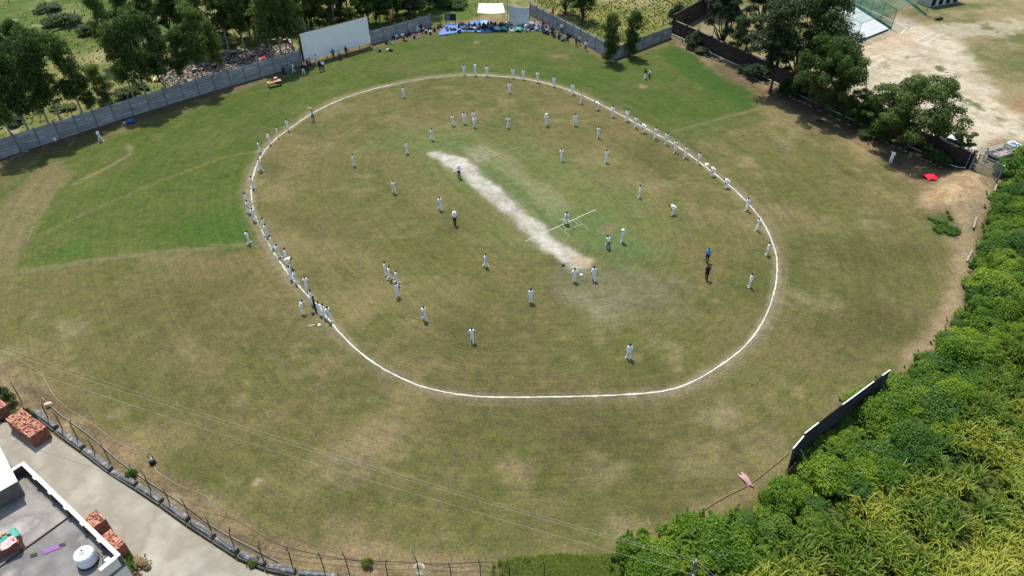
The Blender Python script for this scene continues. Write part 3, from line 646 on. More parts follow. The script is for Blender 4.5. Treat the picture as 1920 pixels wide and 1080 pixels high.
RZ = 3.3
def roof_building():
    roof_m = mat('roof_screed', (.25,.235,.215), (.13,.125,.118), .32, .95, .3, 10, c3=(.46,.43,.39)); wall_m = mat('house_paint', (.72,.70,.66), (.60,.58,.53), 1, .9)
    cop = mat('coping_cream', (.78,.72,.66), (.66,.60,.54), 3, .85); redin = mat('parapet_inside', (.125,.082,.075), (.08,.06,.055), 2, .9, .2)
    A, B = P(44, 866, RZ + .85), P(226, 1041, RZ + .85); d = (B - A); L = d.length; rz = math.atan2(d.y, d.x)
    root = thing('flat_roof_house', 'flat roofed house with stained screed roof and cream parapet beside the lane', 'house', (A.x, A.y, LZ), rz); Z = RZ - LZ
    # local x runs along the lane side, y away from it is negative
    W = 9.0
    MB().box((L/2, -W/2, Z/2 - .1), (L - .06, W - .06, Z - .2)).build('wall', wall_m, root)
    MB().box((L/2, -W/2, Z - .1), (L + .1, W, .22)).build('roof_slab', roof_m, root)
    k = 6
    for i in range(k):
        x0, x1 = L * i / k, L * (i + 1) / k
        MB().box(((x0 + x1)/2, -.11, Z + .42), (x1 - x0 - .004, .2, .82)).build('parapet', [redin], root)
        MB().box(((x0 + x1)/2, -.10, Z + .86), (x1 - x0 - .012, .25, .07), ch=.015).build('coping', cop, root)
        if i: MB().box((x0, -.24, Z + .86), (.34, .12, .075)).build('coping_lug', cop, root); MB().box((x0, -.25, Z + .42), (.22, .10, .8)).build('pier', redin, root)
    MB().box((L/2 - .02, .012, Z * .5 + .45), (L - .02, .02, Z + .9 - .02)).build('lane_face', wall_m, root)
    # ends of the parapet
    MB().box((.10, -1.0, Z + .42), (.2, 1.56, .82)).build('parapet', redin, root); MB().box((.1, -1.0, Z + .86), (.26, 1.56, .07), ch=.015).build('coping', cop, root)
    MB().box((L - .1, -.72, Z + .42), (.22, .98, .82)).build('parapet', wall_m, root); MB().box((L - .1, -.75, Z + .86), (.28, 1.05, .07), ch=.015).build('coping', cop, root)
    MB().box((L - .35, -.62, Z + .83), (.28, .3, .12)).build('coping_lug', cop, root)
    MB().box((L - .05, -3.3, Z + .05), (.12, 4.0, .10)).build('edge_upstand', mat('upstand', (.16,.15,.14), (.10,.095,.09), 4), root)
    # raised half of the roof and its drip pipe
    xs = L * .50
    MB().box((xs/2 + .1, -W/2 - .2, Z + .045), (xs - .25, W - .7, .07)).build('upper_screed', mat('roof_screed_pale', (.33,.305,.27), (.18,.17,.158), .34, .95, .3, 10, c3=(.52,.485,.43)), root)
    MB().tube([(xs + .02, -.35, Z + .08), (xs + .05, -2.2, Z + .07), (xs - .02, -W + .4, Z + .07)], .045, 6).build('drain_pipe', mat('rust_pipe', (.10,.055,.035), (.06,.035,.03), 5), root)
    # neighbour: higher tin roof at the left
    q = [P(-60, 800, 5.2), P(0, 838, 5.2), P(33, 902, 5.0), P(-60, 955, 5.0)]
    r2 = thing('tin_roof_room', 'small higher room with pale blue tin sheet roof on the house', 'room', (q[0].x, q[0].y, RZ))
    o0 = r2.location; v = [p - o0 for p in q]; 
    mb = MB().add([p for p in v] + [p - Vector((0, 0, .06)) for p in v], [(0, 1, 2, 3)[::-1], (4, 5, 6, 7), (0, 1, 5, 4), (1, 2, 6, 5), (2, 3, 7, 6), (3, 0, 4, 7)]); mb.build('tin_roof', mat('tin_sheet', (.50,.56,.62), (.44,.50,.57), 1, .5, .05, metal=.1), r2)
    c_ = (v[0] + v[1] + v[2] + v[3]) / 4; lo = [Vector((p.x, p.y, 0)) * .9 + Vector((c_.x, c_.y, 0)) * .1 for p in v]
    mb = MB(); mb.add(lo + [p + Vector((0, 0, 1.62)) for p in lo], [(0, 1, 5, 4), (1, 2, 6, 5), (2, 3, 7, 6), (3, 0, 4, 7)]); mb.build('wall', mat('dark_plaster', (.16,.14,.125), (.10,.09,.085), 2), r2)
roof_building()
def water_tank():
    p = P(166, 1053, RZ + .05); root = thing('water_tank', 'white plastic water tank with dark base on the house roof', 'tank', p, .6); root.scale = (.82, .82, .82); wt = mat('tank_white', (.78,.79,.80), (.70,.72,.73), 1.5, .45)
    prof = [(.66, .14), (.70, .17), (.70, .42), (.685, .45), (.70, .48), (.70, .78), (.685, .81), (.70, .84), (.69, 1.02), (.62, 1.15), (.42, 1.27), (.27, 1.31), (.26, 1.40), (.03, 1.41)]
    MB().lathe(prof, 28).build('drum', wt, root, False)
    for i in range(8):
        a = i * math.pi / 4; o = MB().bar((.30, 0, 1.31), (.64, 0, 1.13), .07, .05).build('rib', wt, root); o.rotation_euler = (0, 0, a)
    MB().lathe([(.74, .0), (.76, .03), (.76, .13), (.68, .15), (.02, .15)], 24).build('base', mat('tank_base', (.03,.035,.035), (.05,.05,.05), 5), root)
    MB().lathe([(.20, 1.405), (.20, 1.45), (.12, 1.47), (.02, 1.47)], 16).build('lid', mat('tank_lid', (.55,.60,.66), (.35,.25,.25), 6), root)
    MB().box((.03, .02, 1.49), (.13, .11, .05)).build('brick_on_lid', mat('brick_red', (.30,.11,.07), (.20,.08,.055), 6), root)
    MB().tube([(.55, -.35, 1.2), (.85, -.4, 1.15), (.92, -.42, .6), (.9, -.3, .05)], .025, 6).build('pipe', mat('pipe_grey', (.2,.2,.2), (.12,.12,.12), 5), root, True)
water_tank()

# ================================================================== brick stacks
brick_red = mat('brick_red', (.30,.11,.07), (.20,.08,.055), 6); brick_mats = [brick_red, mat('brick_orange', (.40,.17,.10), (.28,.11,.07), 7, .9), mat('brick_pale', (.48,.26,.17), (.36,.18,.12), 7, .9), mat('brick_brown', (.19,.075,.055), (.13,.055,.045), 7, .9)]
bk = MB().box((0, 0, .0375), (.23, .11, .075), ch=.006).mesh('brick', [brick_red])
def brick_stack(label, p, rz, nx_, ny_, nz_, seed):
    """bricks on edge in courses: outer bricks of the sides joined, the top bricks one by one"""
    r = random.Random(seed); root = thing('brick_stack', label, 'brick stack', p, rz); sx, sy, sz = .245, .118, .083; core = MB()
    top = nz_ - 1
    for k in range(nz_):
        ins_ = .0
        for i in range(nx_):
            for j in range(ny_):
                if 0 < i < nx_ - 1 and 0 < j < ny_ - 1 and k < top - 1: continue
                if k == top and (r.random() < .22): continue
                c_ = ((i - (nx_ - 1) / 2) * sx + r.uniform(-.012, .012), (j - (ny_ - 1) / 2) * sy + r.uniform(-.008, .008), k * sz)
                if k < top: core.box((c_[0], c_[1], c_[2] + .0375), (.23, .11, .075), r.uniform(-.04, .04), r.choice((0, 0, 1, 3)))
                else: inst('brick', bk, root, (c_[0], c_[1], c_[2] + .002), (r.uniform(-.03, .03), r.uniform(-.04, .04), r.uniform(-.09, .09)), m=brick_mats[r.choice((0, 1, 1, 2, 2))])
    for i in range(5):
        inst('brick', bk, root, (r.uniform(-.42, .42) * nx_ * sx, r.uniform(-.4, .4) * ny_ * sy, nz_ * sz + .005), (r.uniform(-.1, .1), r.uniform(-.1, .1), r.uniform(0, 3)), m=brick_mats[r.choice((1, 2, 2))])
    core.box((0, 0, (nz_ - 2) * sz / 2), ((nx_ - 1.5) * sx, (ny_ - 1.5) * sy, (nz_ - 2) * sz - .02), 0, 3)
    stuff(core.build('brick_courses', brick_mats, root))
d = P(226, 1041) - P(44, 866); rzl = math.atan2(d.y, d.x)
brick_stack('long stack of red bricks with weeds on top beside the low stone wall', P(60, 812, LZ), rzl + .06, 14, 11, 15, 1)
brick_stack('red brick stack under a bush at the end of the low wall', P(-3, 775, LZ), rzl, 8, 11, 13, 2)
brick_stack('brick stack by the parapet with tidy rows on top', P(196, 1008, LZ), rzl, 5, 9, 26, 3)
brick_stack('brick stack by the parapet corner with loose pale bricks', P(226, 1047, LZ), rzl, 7, 9, 24, 4)
def roof_heap():
    p = P(14, 1030, RZ + .08); root = thing('covered_brick_heap', 'heap of bricks on the roof covered with green and pink cloths', 'heap', p, rzl + 1.2); r = random.Random(3); core = MB()
    for k in range(9):
        for i in range(7):
            for j in range(9): core.box(((i - 3) * .245, (j - 4) * .118, k * .083 + .0375), (.23, .11, .075), r.uniform(-.05, .05), r.choice((0, 3)))
    stuff(core.build('brick_courses', brick_mats, root))
    def rag(nm, c_, sx, sy, z, m, rz):
        mb = MB(); n = 8; vs = []
        for j in range(n + 1):
            for i in range(n + 1):
                x, y = (i / n - .5) * sx, (j / n - .5) * sy; vs.append((x, y, .05 * math.sin(5 * x + 3 * y) + .04 * math.sin(9 * y - 4 * x) - .25 * max(0, abs(x) / sx - .38) ))
        mb.add(vs, [(j*(n+1)+i, j*(n+1)+i+1, (j+1)*(n+1)+i+1, (j+1)*(n+1)+i) for j in range(n) for i in range(n)]); o = mb.build(nm, m, root, True); o.location = (c_[0], c_[1], z); o.rotation_euler = (0, 0, rz)
        s = o.modifiers.new('thick', 'SOLIDIFY'); s.thickness = .02
    rag('green_cloth', (.1, .1), 1.7, .9, .84, mat('cloth_teal', (.06,.27,.20), (.10,.34,.27), 3), .3); rag('pink_cloth', (.35, -.35), .9, .6, .88, mat('cloth_pink', (.62,.22,.27), (.72,.55,.50), 6), .1); rag('white_cloth', (-.5, .3), .5, .5, .90, mat('cloth_white', (.7,.66,.62), (.6,.5,.5), 5), .7)
    for i in range(6): inst('brick', bk, root, (r.uniform(-.7, .7), r.uniform(-.45, .45), .93), (0, 0, r.uniform(0, 3)), m=brick_mats[2])
roof_heap()
def flat_cloth(name, label, cat, pxs, z, m, amp=.02):
    q = [P(u, v, z) for u, v in pxs]; o0 = q[0]; n = 8; mb = MB(); vs = []
    for j in range(n + 1):
        for i in range(n + 1):
            a = q[0].lerp(q[1], i / n).lerp(q[3].lerp(q[2], i / n), j / n) - o0; a.z = .012 + amp * (1 + math.sin(i * 1.7 + j * 2.3)); vs.append(a)
    mb.add(vs, [(j*(n+1)+i, j*(n+1)+i+1, (j+1)*(n+1)+i+1, (j+1)*(n+1)+i) for j in range(n) for i in range(n)])
    o = mb.build(name, m, None, True); o.location = o0; s = o.modifiers.new('thick', 'SOLIDIFY'); s.thickness = .01; return tag(o, label, cat)
flat_cloth('purple_mat', 'purple rectangular mat lying on the house roof', 'mat', [(78,1032),(112,1020),(116,1027),(82,1040)], RZ + .02, mat('purple_cloth', (.20,.09,.27), (.26,.13,.33), 5), .006)
for i, q in enumerate(([(110,1021),(121,1018),(123,1023),(112,1026)], [(57,1040),(69,1036),(70,1042),(58,1046)])):  # flat black sheets stand in for the slots in the roof
    flat_cloth('black_slot', ('short black slot at the end of the purple mat', 'short black slot between the purple mat and covered bricks')[i], 'strip', q, RZ + .03, mat('slot_black', (.012,.012,.012), (.02,.02,.02), 5, .6), .003)
# ================================================================== vegetation
bark_pale = mat('bark_pale', (.36,.33,.28), (.22,.19,.16), 3, .9, .2, c3=(.45,.42,.37)); bark_dark = mat('bark_dark', (.10,.075,.055), (.065,.05,.04), 4, .95, .4)
L_euc = leaf_mat('leaf_eucalyptus', (.040,.076,.015), (.095,.150,.032), (.195,.245,.062), .5)
L_dark = leaf_mat('leaf_dark', (.016,.034,.010), (.034,.062,.016), (.070,.108,.028), .3)
L_mid = leaf_mat('leaf_mid', (.030,.060,.010), (.062,.110,.018), (.125,.185,.034), .38)
L_vine = leaf_mat('leaf_vine', (.040,.100,.006), (.128,.238,.012), (.270,.375,.028), .46)
L_vine2 = leaf_mat('leaf_vine_deep', (.032,.085,.010), (.072,.160,.016), (.140,.240,.030), .45)
L_crop = leaf_mat('leaf_crop', (.030,.085,.008), (.125,.200,.016), (.36,.38,.060), .42)
L_weed = leaf_mat('leaf_weed', (.05,.095,.012), (.115,.18,.024), (.22,.27,.05), .45)
L_dry = leaf_mat('leaf_dry', (.12,.09,.035), (.25,.20,.08), (.42,.36,.18), .3)

def clump_leaves(cent, rad, n, r, up=.35, flat=.8, droop=0):
    """n leaves spread through the outer half of each clump"""
    k = len(cent); w_ = np.array(rad) ** 2; w_ = w_ / w_.sum(); ci = r.choice(k, n, p=w_)
    d = unit(r.normal(size=(n, 3))); d[:, 2] = np.where(d[:, 2] < -.35, -d[:, 2] * .6, d[:, 2]); rr = np.array(rad)[ci] * (.45 + .6 * r.random(n) ** .7)
    p = np.array(cent)[ci] + d * rr[:, None] * np.array([1, 1, flat])
    nrm = unit(d * .8 + np.array([0, 0, up]) + r.normal(size=(n, 3)) * .45)
    ax = r.normal(size=(n, 3)); ax = ax - nrm * (ax * nrm).sum(1, keepdims=True)
    if droop: ax = ax * (1 - droop) + np.array([0, 0, -1.]) * droop
    shade = np.clip(.42 + .22 * r.standard_normal(n) + (np.array([hash((int(q), 5)) % 100 for q in range(k)])[ci] / 100 - .5) * .35, 0, 1)
    return p, ax, nrm, shade
def limb_tube(mb, a, b, r0, r1, r, n=5, sides=6, bend=.12):
    a = Vector(a); b = Vector(b); pts = []; L = (b - a).length
    off = Vector(r.normal(size=3)) * bend * L
    for i in range(n + 1):
        t = i / n; pts.append(a.lerp(b, t) + off * math.sin(math.pi * t) * .5)
    mb.tube(pts, [r0 + (r1 - r0) * i / n for i in range(n + 1)], sides)
def make_euc(seed, h, spread, n, low=.32):
    r = np.random.default_rng(seed); tb = MB(); pts = []; lean = r.normal(size=2) * .35
    for i in range(9):
        t = i / 8; pts.append((lean[0] * t * t + r.normal() * .06 * t, lean[1] * t * t + r.normal() * .06 * t, h * .93 * t))
    tb.tube([(p[0], p[1], p[2] - .1) for p in pts], [.16 * (1 - .82 * i / 8) for i in range(9)], 8)
    cs = []; rs = []
    for i in range(24):
        t = low + (1 - low) * (i + r.random()) / 24; b = Vector(pts[int(t * 8)]).lerp(Vector(pts[min(8, int(t * 8) + 1)]), t * 8 % 1)
        a = r.random() * 6.28; ln = spread * (1.15 - .75 * abs(t - .62) * 1.6) * (.55 + .6 * r.random())
        e = b + Vector((math.cos(a) * ln, math.sin(a) * ln, ln * (.25 + .5 * r.random())))
        limb_tube(tb, b, e, .05 * (1.1 - t), .012, r, 4, 5)
        for q in range(4):
            f = .45 + .18 * q; c_ = b.lerp(e, f) + Vector(r.normal(size=3)) * .25; cs.append(tuple(c_ - Vector((0, 0, .25 + .35 * r.random())))); rs.append(.42 + .5 * r.random())
    p, ax, nrm, sh = clump_leaves(cs, rs, n, r, .55, 1.25, .5)
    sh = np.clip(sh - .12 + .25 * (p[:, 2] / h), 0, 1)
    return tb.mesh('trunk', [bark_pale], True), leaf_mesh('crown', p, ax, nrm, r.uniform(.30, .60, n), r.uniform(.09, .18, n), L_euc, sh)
def make_broad(seed, h, rx, n, m, crown_lo=.25, nclump=26, leaf=.30, bark=bark_dark, crad=(.16, .30), flat=.85):
    r = np.random.default_rng(seed); tb = MB(); base = h * crown_lo; cz = base + (h - base) * .52; rz_ = (h - base) * .52
    tb.tube([(0, 0, -.15), (.05, .02, base * .6), (r.normal() * .12, r.normal() * .12, cz)], [.03 * h, .022 * h, .010 * h], 8)
    cs = []; rs = []
    while len(cs) < nclump:
        d = r.normal(size=3); d /= np.linalg.norm(d); q = .45 + .6 * r.random()
        if d[2] < -.7: continue
        c_ = np.array([d[0] * rx * q, d[1] * rx * q, cz + d[2] * rz_ * q]); cs.append(tuple(c_)); rs.append(rx * (crad[0] + (crad[1] - crad[0]) * r.random()) * 1.25)
    for c_ in cs[:14]: limb_tube(tb, (0, 0, base * (.7 + .5 * r.random())), c_, .012 * h, .01, r, 4, 5)
    p, ax, nrm, sh = clump_leaves(cs, rs, n, r, .4, flat)
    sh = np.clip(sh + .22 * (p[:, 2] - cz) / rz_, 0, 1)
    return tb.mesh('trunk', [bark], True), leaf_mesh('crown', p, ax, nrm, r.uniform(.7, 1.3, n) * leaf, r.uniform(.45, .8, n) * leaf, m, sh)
def make_bush(seed, rx, h, n, m, leaf=.2):
    r = np.random.default_rng(seed); tb = MB(); cs = []; rs = []
    k = 18
    for i in range(k):
        a = r.random() * 6.28; q = r.random() ** .6; x, y = math.cos(a) * rx * q * .8, math.sin(a) * rx * q * .8
        zz = h * (.30 + .45 * (1 - q * q) * (.6 + .6 * r.random())); cs.append((x, y, zz)); rs.append(h * .16 + .34 * rx * r.random() ** 1.5)
        limb_tube(tb, (x * .15, y * .15, -.05), (x, y, zz), .035, .012, r, 3, 5)
    for i in range(20):                                        # loose shoots and tendrils that break the outline
        a = r.random() * 6.28; q = .4 + .75 * r.random(); x, y = math.cos(a) * rx * q, math.sin(a) * rx * q; zz = h * (.35 + .5 * (1.1 - q)); ln = .35 + .6 * r.random()
        for t in range(4): cs.append((x + math.cos(a) * ln * .5 * t / 3, y + math.sin(a) * ln * .5 * t / 3, zz + ln * (.7 if i % 3 else .1) * t / 3)); rs.append(.17 - .025 * t)
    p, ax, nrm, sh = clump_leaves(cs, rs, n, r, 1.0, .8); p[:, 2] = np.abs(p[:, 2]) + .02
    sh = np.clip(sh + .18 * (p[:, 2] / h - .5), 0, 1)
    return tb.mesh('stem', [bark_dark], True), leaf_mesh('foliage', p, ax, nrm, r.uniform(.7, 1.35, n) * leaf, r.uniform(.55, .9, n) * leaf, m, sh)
def plant(name, label, cat, kit, loc, rz=0, s=1, sz=None, group=None, names=('trunk', 'crown'), m=None):
    o = thing(name, label, cat, loc, rz, group); o.scale = (s, s, sz or s)
    inst(names[0], kit[0], o); inst(names[1], kit[1], o, m=m); return o

EUC = [make_euc(100 + i, 13.5, 1.6, 6800, .35) for i in range(5)]
THIN = [make_euc(120 + i, 9, 1.25, 5200, .16) for i in range(2)]
# front row: trunk crosses the wall top at these pixels
front = [(20,258,.88),(51,246,.98),(89,234,1.02),(112,227,1.08),(152,212,1.0),(172,208,.55),(200,199,.62),(250,183,.92),(272,177,1.02),(309,166,.98),(346,152,.75),(379,142,.95),(412,132,.70),(510,105,1.05),(528,100,1.1),(552,93,1.0)]
for i, (u, v, s) in enumerate(front):
    q = P(u, v, 2.4) + Vector((-.35, .75, 0)); q.z = 0
    plant('eucalyptus_tree', 'slender pale trunked eucalyptus close behind the plank wall, %s from its open end' % ordn(i), 'tree', EUC[(i * 2 + 1) % 5], on(q), random.uniform(0, 6.28), s, s * random.uniform(.92, 1.05), 'eucalyptus behind the plank wall')
back_px = [(215,120,.95),(262,96,1.0),(300,110,.9),(340,92,1.0),(371,95,1.1),(394,112,.95),(430,98,1.05),(462,105,1.0),(470,70,1.0),(490,84,1.05),(575,70,1.0),(600,58,1.0),(630,62,1.05),(655,44,1.0),(690,40,1.05),(713,46,.95),(738,38,1.0),(766,30,1.05),(790,20,1.0),(560,40,1.0),(520,50,1.0),(420,60,1.0),(820,8,.95),(30,150,.85),(70,170,.8),(5,190,.9)]
for i, (u, v, s) in enumerate(back_px):
    wh_ = 'beyond the open end of the plank wall' if u < 150 else 'between the wall trees and the far shrubs' if u < 290 else 'behind the rubble ruin' if u < 480 else 'behind the sight screen' if u < 690 else 'behind the short precast wall'
    plant('eucalyptus_tree', 'slender eucalyptus in the dense stand ' + wh_, 'tree', EUC[(i * 3 + 2) % 5], on(P(u, v)), random.uniform(0, 6.28), s * random.uniform(.95, 1.1), None, 'dense eucalyptus stand')
for u, v, s, l in ((1146,96,.88,'slim leafy tree behind the precast wall corner with weeds at its foot'), (1186,86,.84,'slim leafy tree leaning over the precast wall beside the weedy corner')):
    q = P(u, v, 2.0) + Vector((0, .6, 0)); q.z = 0; plant('slim_tree', l, 'tree', THIN[u % 2], on(q), random.uniform(0, 6), s * 1.05, s, m=L_mid)
BIG = make_broad(201, 14, 6.6, 38000, L_dark, .10, 120, .32, crad=(.09,.22)); MID = make_broad(202, 9.5, 5.4, 30000, L_mid, .06, 120, .28, crad=(.08,.20)); SL = make_broad(203, 13, 3.4, 17000, L_dark, .12, 48, .30, crad=(.17,.3)); OPEN = make_broad(204, 10, 2.6, 7500, L_mid, .3, 26, .30)
plant('broadleaf_tree', 'huge dark crowned tree behind the dark brick wall by the practice nets', 'tree', BIG, on(P(1488, 168)), 1, 1.05)
plant('broadleaf_tree', 'lighter leafy tree overhanging the brick wall in front of the huge dark tree', 'tree', MID, on(P(1533, 213)), 2, .82, 1.12, m=L_mid)
plant('broadleaf_tree', 'round bushy green tree behind the brick wall beside the bare sandy ground', 'tree', MID, on(P(1697, 280)), 4, 1.0, .98)
plant('broadleaf_tree', 'tall narrow dark tree over the brick wall near the overgrown corner', 'tree', SL, on(P(1352, 96)), .5, .95, 1.0)
plant('broadleaf_tree', 'open crowned tree with bare trunk in front of the white pipe', 'tree', OPEN, on(P(1443, 176)), .9, .82, .9, m=L_dark)
plant('broadleaf_tree', 'dark tree standing behind the tall narrow tree by the nets', 'tree', SL, on(P(1425, 60)), 2.6, 1.0, .9)
plant('broadleaf_tree', 'dark leafy tree behind the precast wall next to the hanging sheet', 'tree', SL, on(P(1060, 26)), 2.2, .75, .62, m=L_euc)
plant('broadleaf_tree', 'dark leafy tree behind the orange flag by the precast wall', 'tree', SL, on(P(1092, 40)), 4.2, .62, .55, m=L_euc)
plant('broadleaf_tree', 'dense dark tree at the end of the eucalyptus stand near the scoreboard', 'tree', BIG, on(P(800, -6)), 3, .62, .6)
plant('broadleaf_tree', 'bare topped shrubby tree beside the parked white car', 'tree', OPEN, on(P(1795, 293)), 3, .5, .34, m=L_mid)

YOUNG = [make_broad(220 + i, 5.5, 1.9, 6000, L_euc, .1, 26, .26, crad=(.2, .34)) for i in range(2)]
for i, (u, v, s) in enumerate(((585,58,1),(612,66,.9),(640,50,1.1),(662,58,.9),(684,52,1.0),(705,44,1.1),(726,42,.8),(745,30,1.2),(770,36,.9),(786,22,1.2),(806,18,1.0),(560,62,1.0),(535,62,1.1),(505,52,1.2),(480,70,1.0),(452,72,1.1),(425,84,1.0),(395,84,1.1),(352,70,1.0),(318,62,1.2),(285,84,1.0),(245,70,1.2),(500,20,1.3),(560,22,1.3),(620,20,1.3),(690,8,1.4),(745,2,1.3),(450,30,1.3))):
    wh_ = 'behind the rubble ruin' if u < 470 else 'behind the sight screen' if u < 690 else 'behind the short precast wall'
    plant('young_tree', 'low bushy young tree among the eucalyptus trunks ' + wh_, 'tree', YOUNG[i % 2], on(P(u, v)), i * 1.3, s, s * random.uniform(.8, 1.15), 'young trees among the eucalyptus', m=(L_euc, L_mid, L_dark)[i % 3])
BUSH = [make_bush(300 + i, 2.0, (1.9, 2.3, 1.6, 2.1)[i], 9000, L_vine, .17) for i in range(4)] + [make_bush(310, 2.4, 1.5, 10000, L_vine, .16)]
# the thicket between the turf and the crop
thw = [(p.x, p.y) for p in PP(THICK_PX)]; spots = []
tx = np.array(thw); r = np.random.default_rng(5)
cand = np.stack([r.uniform(tx[:, 0].min(), 62, 9000), r.uniform(max(20, tx[:, 1].min()), 78, 9000)], 1)
dd = sdf(cand[:, 0], cand[:, 1], thw, 30)
for (x, y), d_ in zip(cand, dd):
    if d_ < -.55 and all((x - a) ** 2 + (y - b) ** 2 > 1.25 ** 2 for a, b in spots): spots.append((x, y))
spots = spots[:260]
for i, (x, y) in enumerate(spots):
    d_ = sdf(np.array([x]), np.array([y]), thw, 30)[0]; s = min(1.05, .5 + .2 * -d_) * random.uniform(.75, 1.2); s = max(s, .8) if (Vector((x, y, 0)) - P(1580, 815)).length < 7 else s
    z_ = y > 55
    q_ = Vector((x, y, 0)); lm = [(P(1860, 360), 'near the barred gate'), (P(1820, 520), 'on the dirt edge below the gate'), (P(1720, 690), 'by the upper end of the dark boards'), (P(1580, 830), 'behind the dark backed boards'), (P(1450, 930), 'by the pink cloth bundle'), (P(1250, 1030), 'at the thicket tip by the power pole'), (P(1700, 860), 'along the crop edge behind the boards'), (P(1860, 640), 'along the upper crop edge')]
    pl_ = min(lm, key=lambda t: (t[0] - q_).length)[1]; tone_ = random.choice((L_vine, L_vine, L_vine, L_vine2))
    plant('vine_bush', '%s %s creeper covered bush %s' % ('large' if s > .85 else 'small' if s < .6 else 'rounded', 'bright green' if tone_ is L_vine else 'deep green', pl_), 'bush', BUSH[i % 5], on(Vector((x, y, 0))), random.uniform(0, 6.28), s * .95, s * random.uniform(.65, 1.2), 'bushes of the green thicket', ('stem', 'foliage'), m=tone_)
for u_, v_ in ((1188,1046),(1204,1072),(1232,1024),(1262,1060),(1215,1092),(1290,1010)): spots.append((P(u_, v_).x, P(u_, v_).y)); plant('vine_bush', 'leafy green bush crowding the very tip of the thicket', 'bush', BUSH[u_ % 5], on(P(u_, v_)), u_, .72, .8, 'bushes of the green thicket', ('stem', 'foliage'), m=(L_vine, L_vine2)[v_ % 2])
def bush(label, u, v, s, m, sz=None, z=0, nm='bush'): return plant(nm, label, 'bush', BUSH[int(u) % 4], on(P(u, v)) + Vector((0, 0, z)), u, s, sz, None, ('stem', 'foliage'), m=m)
bush('bright green bush at the parapet corner of the house', 208, 1082, .72, L_vine, .95, .1); bush('dry brown speckled bush on the lane next to the bright green bush', 262, 1070, .36, L_dry, .42, .1)
bush('leafy creeper growing over the long brick stack', 50, 792, .42, L_mid, .85); bush('green bush hanging over the end of the low wall', 6, 758, .55, L_mid, 1.0)
bush('small green weed between the fence posts and the lane', 247, 893, .2, L_vine, .3); bush('small green weed at the foot of the fence', 478, 1058, .22, L_mid, .3); bush('thin weed behind the fence near the hose coil', 690, 1062, .2, L_weed, .35)
for i, (u, v, s, sz, m) in enumerate(((235,182,.9,.7,L_mid),(262,170,.7,.6,L_mid),(200,196,.6,.5,L_mid),(120,48,1.5,1.2,L_mid),(175,62,1.2,1.0,L_mid),(60,196,.9,.5,L_weed),(10,232,1.3,.8,L_dark),(120,205,.8,.4,L_weed),(640,35,1.3,.8,L_mid),(770,10,1.6,1.0,L_mid),(845,12,1.6,.8,L_weed),(700,10,1.6,.9,L_mid),(470,40,1.5,1,L_dark),(330,20,1.6,.9,L_weed),(90,20,1.3,.8,L_mid))):
    bush('wild green shrub growing on the waste land among the eucalyptus', u, v, s, m, sz)['group'] = 'wild shrubs on the waste land'
bush('vine hanging over the overgrown corner of the brick wall', 1272, 44, 1.0, L_dark, 1.8); plant('broadleaf_tree', 'leafy dark tree in front of the brick wall beside the tall narrow tree', 'tree', SL, on(P(1392, 120)), 1.9, .72, .62, m=L_dark); plant('broadleaf_tree', 'dark tree at the back brick wall behind the overgrown corner', 'tree', SL, on(P(1330, 30)), 3.1, .7, .6, m=L_dark); bush('leafy shrub trailing along the top of the back brick wall', 1318, 18, .6, L_dark, 1.7); bush('weedy tuft at the precast wall corner', 1138, 108, .45, L_weed, .6)
plant('broadleaf_tree', 'small leafy tree in front of the brick wall between the big trees and round tree', 'tree', MID, on(P(1604, 240)), 2.3, .42, .55); bush('dense dark shrub against the brick wall left of the bare trunk', 1415, 146, 1.0, L_dark, 1.1); bush('dense dark shrub against the brick wall right of the bare trunk', 1478, 178, 1.0, L_dark, 1.2); bush('leafy shrub under the round tree towards the gate', 1752, 304, .9, L_mid, 1.0); bush('tall tangle of shrubs at the brick wall near the overgrown corner', 1296, 88, .8, L_dark, 1.3)
bush('shrub in front of the dark brick wall below the narrow tree', 1318, 101, .7, L_dark, .6); bush('low shrub at the foot of the dark brick wall near the tall trees', 1395, 137, .7, L_dark, .7); bush('sprawling shrub under the round tree at the brick wall', 1640, 262, .9, L_mid, .9); bush('hedge clump over the brick wall beside the blue gate leaf', 1790, 298, .75, L_mid, 1.1)
bush('big creeper mound behind the barred gate', 1900, 335, 1.2, L_vine, 1.2); bush('creeper mound beside the white pickup', 1925, 305, 1.1, L_vine, 1.0)


# ---- crop field and rough grass: uncountable
def blades(name, pts, hh, nb, m, seed, width=.07, arch=.7, segs=3, sc_=None):
    r = np.random.default_rng(seed); n = len(pts); k = n * nb; base = np.repeat(pts, nb, 0) + np.concatenate([r.normal(size=(k, 2)) * .05, np.zeros((k, 1))], 1)
    H_ = np.repeat(hh, nb) * r.uniform(.55, 1.1, k); a = r.random(k) * 6.283; ln = H_ * r.uniform(.25, .8, k) * arch; z0 = H_ * r.uniform(0, .5, k) * (1 if segs > 2 else 0)
    dx, dy = np.cos(a), np.sin(a); V = []; wd = width * r.uniform(.7, 1.3, k)
    for q in range(segs + 1):
        t = q / segs; x = base[:, 0] + dx * ln * t; y = base[:, 1] + dy * ln * t; z = base[:, 2] + z0 + (H_ - z0) * (1.5 * t - .75 * t * t * (1 + .3 * r.random(k))); ww = wd * (1 - .85 * t) 
        V.append(np.stack([x - dy * ww, y + dx * ww, z], 1)); V.append(np.stack([x + dy * ww, y - dx * ww, z], 1))
    V = np.stack(V, 1).reshape(-1, 3); st = 2 * (segs + 1); F = np.concatenate([np.stack([np.arange(k) * st + 2*q, np.arange(k) * st + 2*q + 1, np.arange(k) * st + 2*q + 3, np.arange(k) * st + 2*q + 2], 1) for q in range(segs)])
    sh = np.repeat(sc_ if sc_ is not None else r.random(n), nb) + r.normal(size=k) * .16; rn = np.concatenate([np.clip(sh + .26 * q - .14, 0, 1) for q in range(segs)])
    return np_mesh(name, V, F, m, rn)
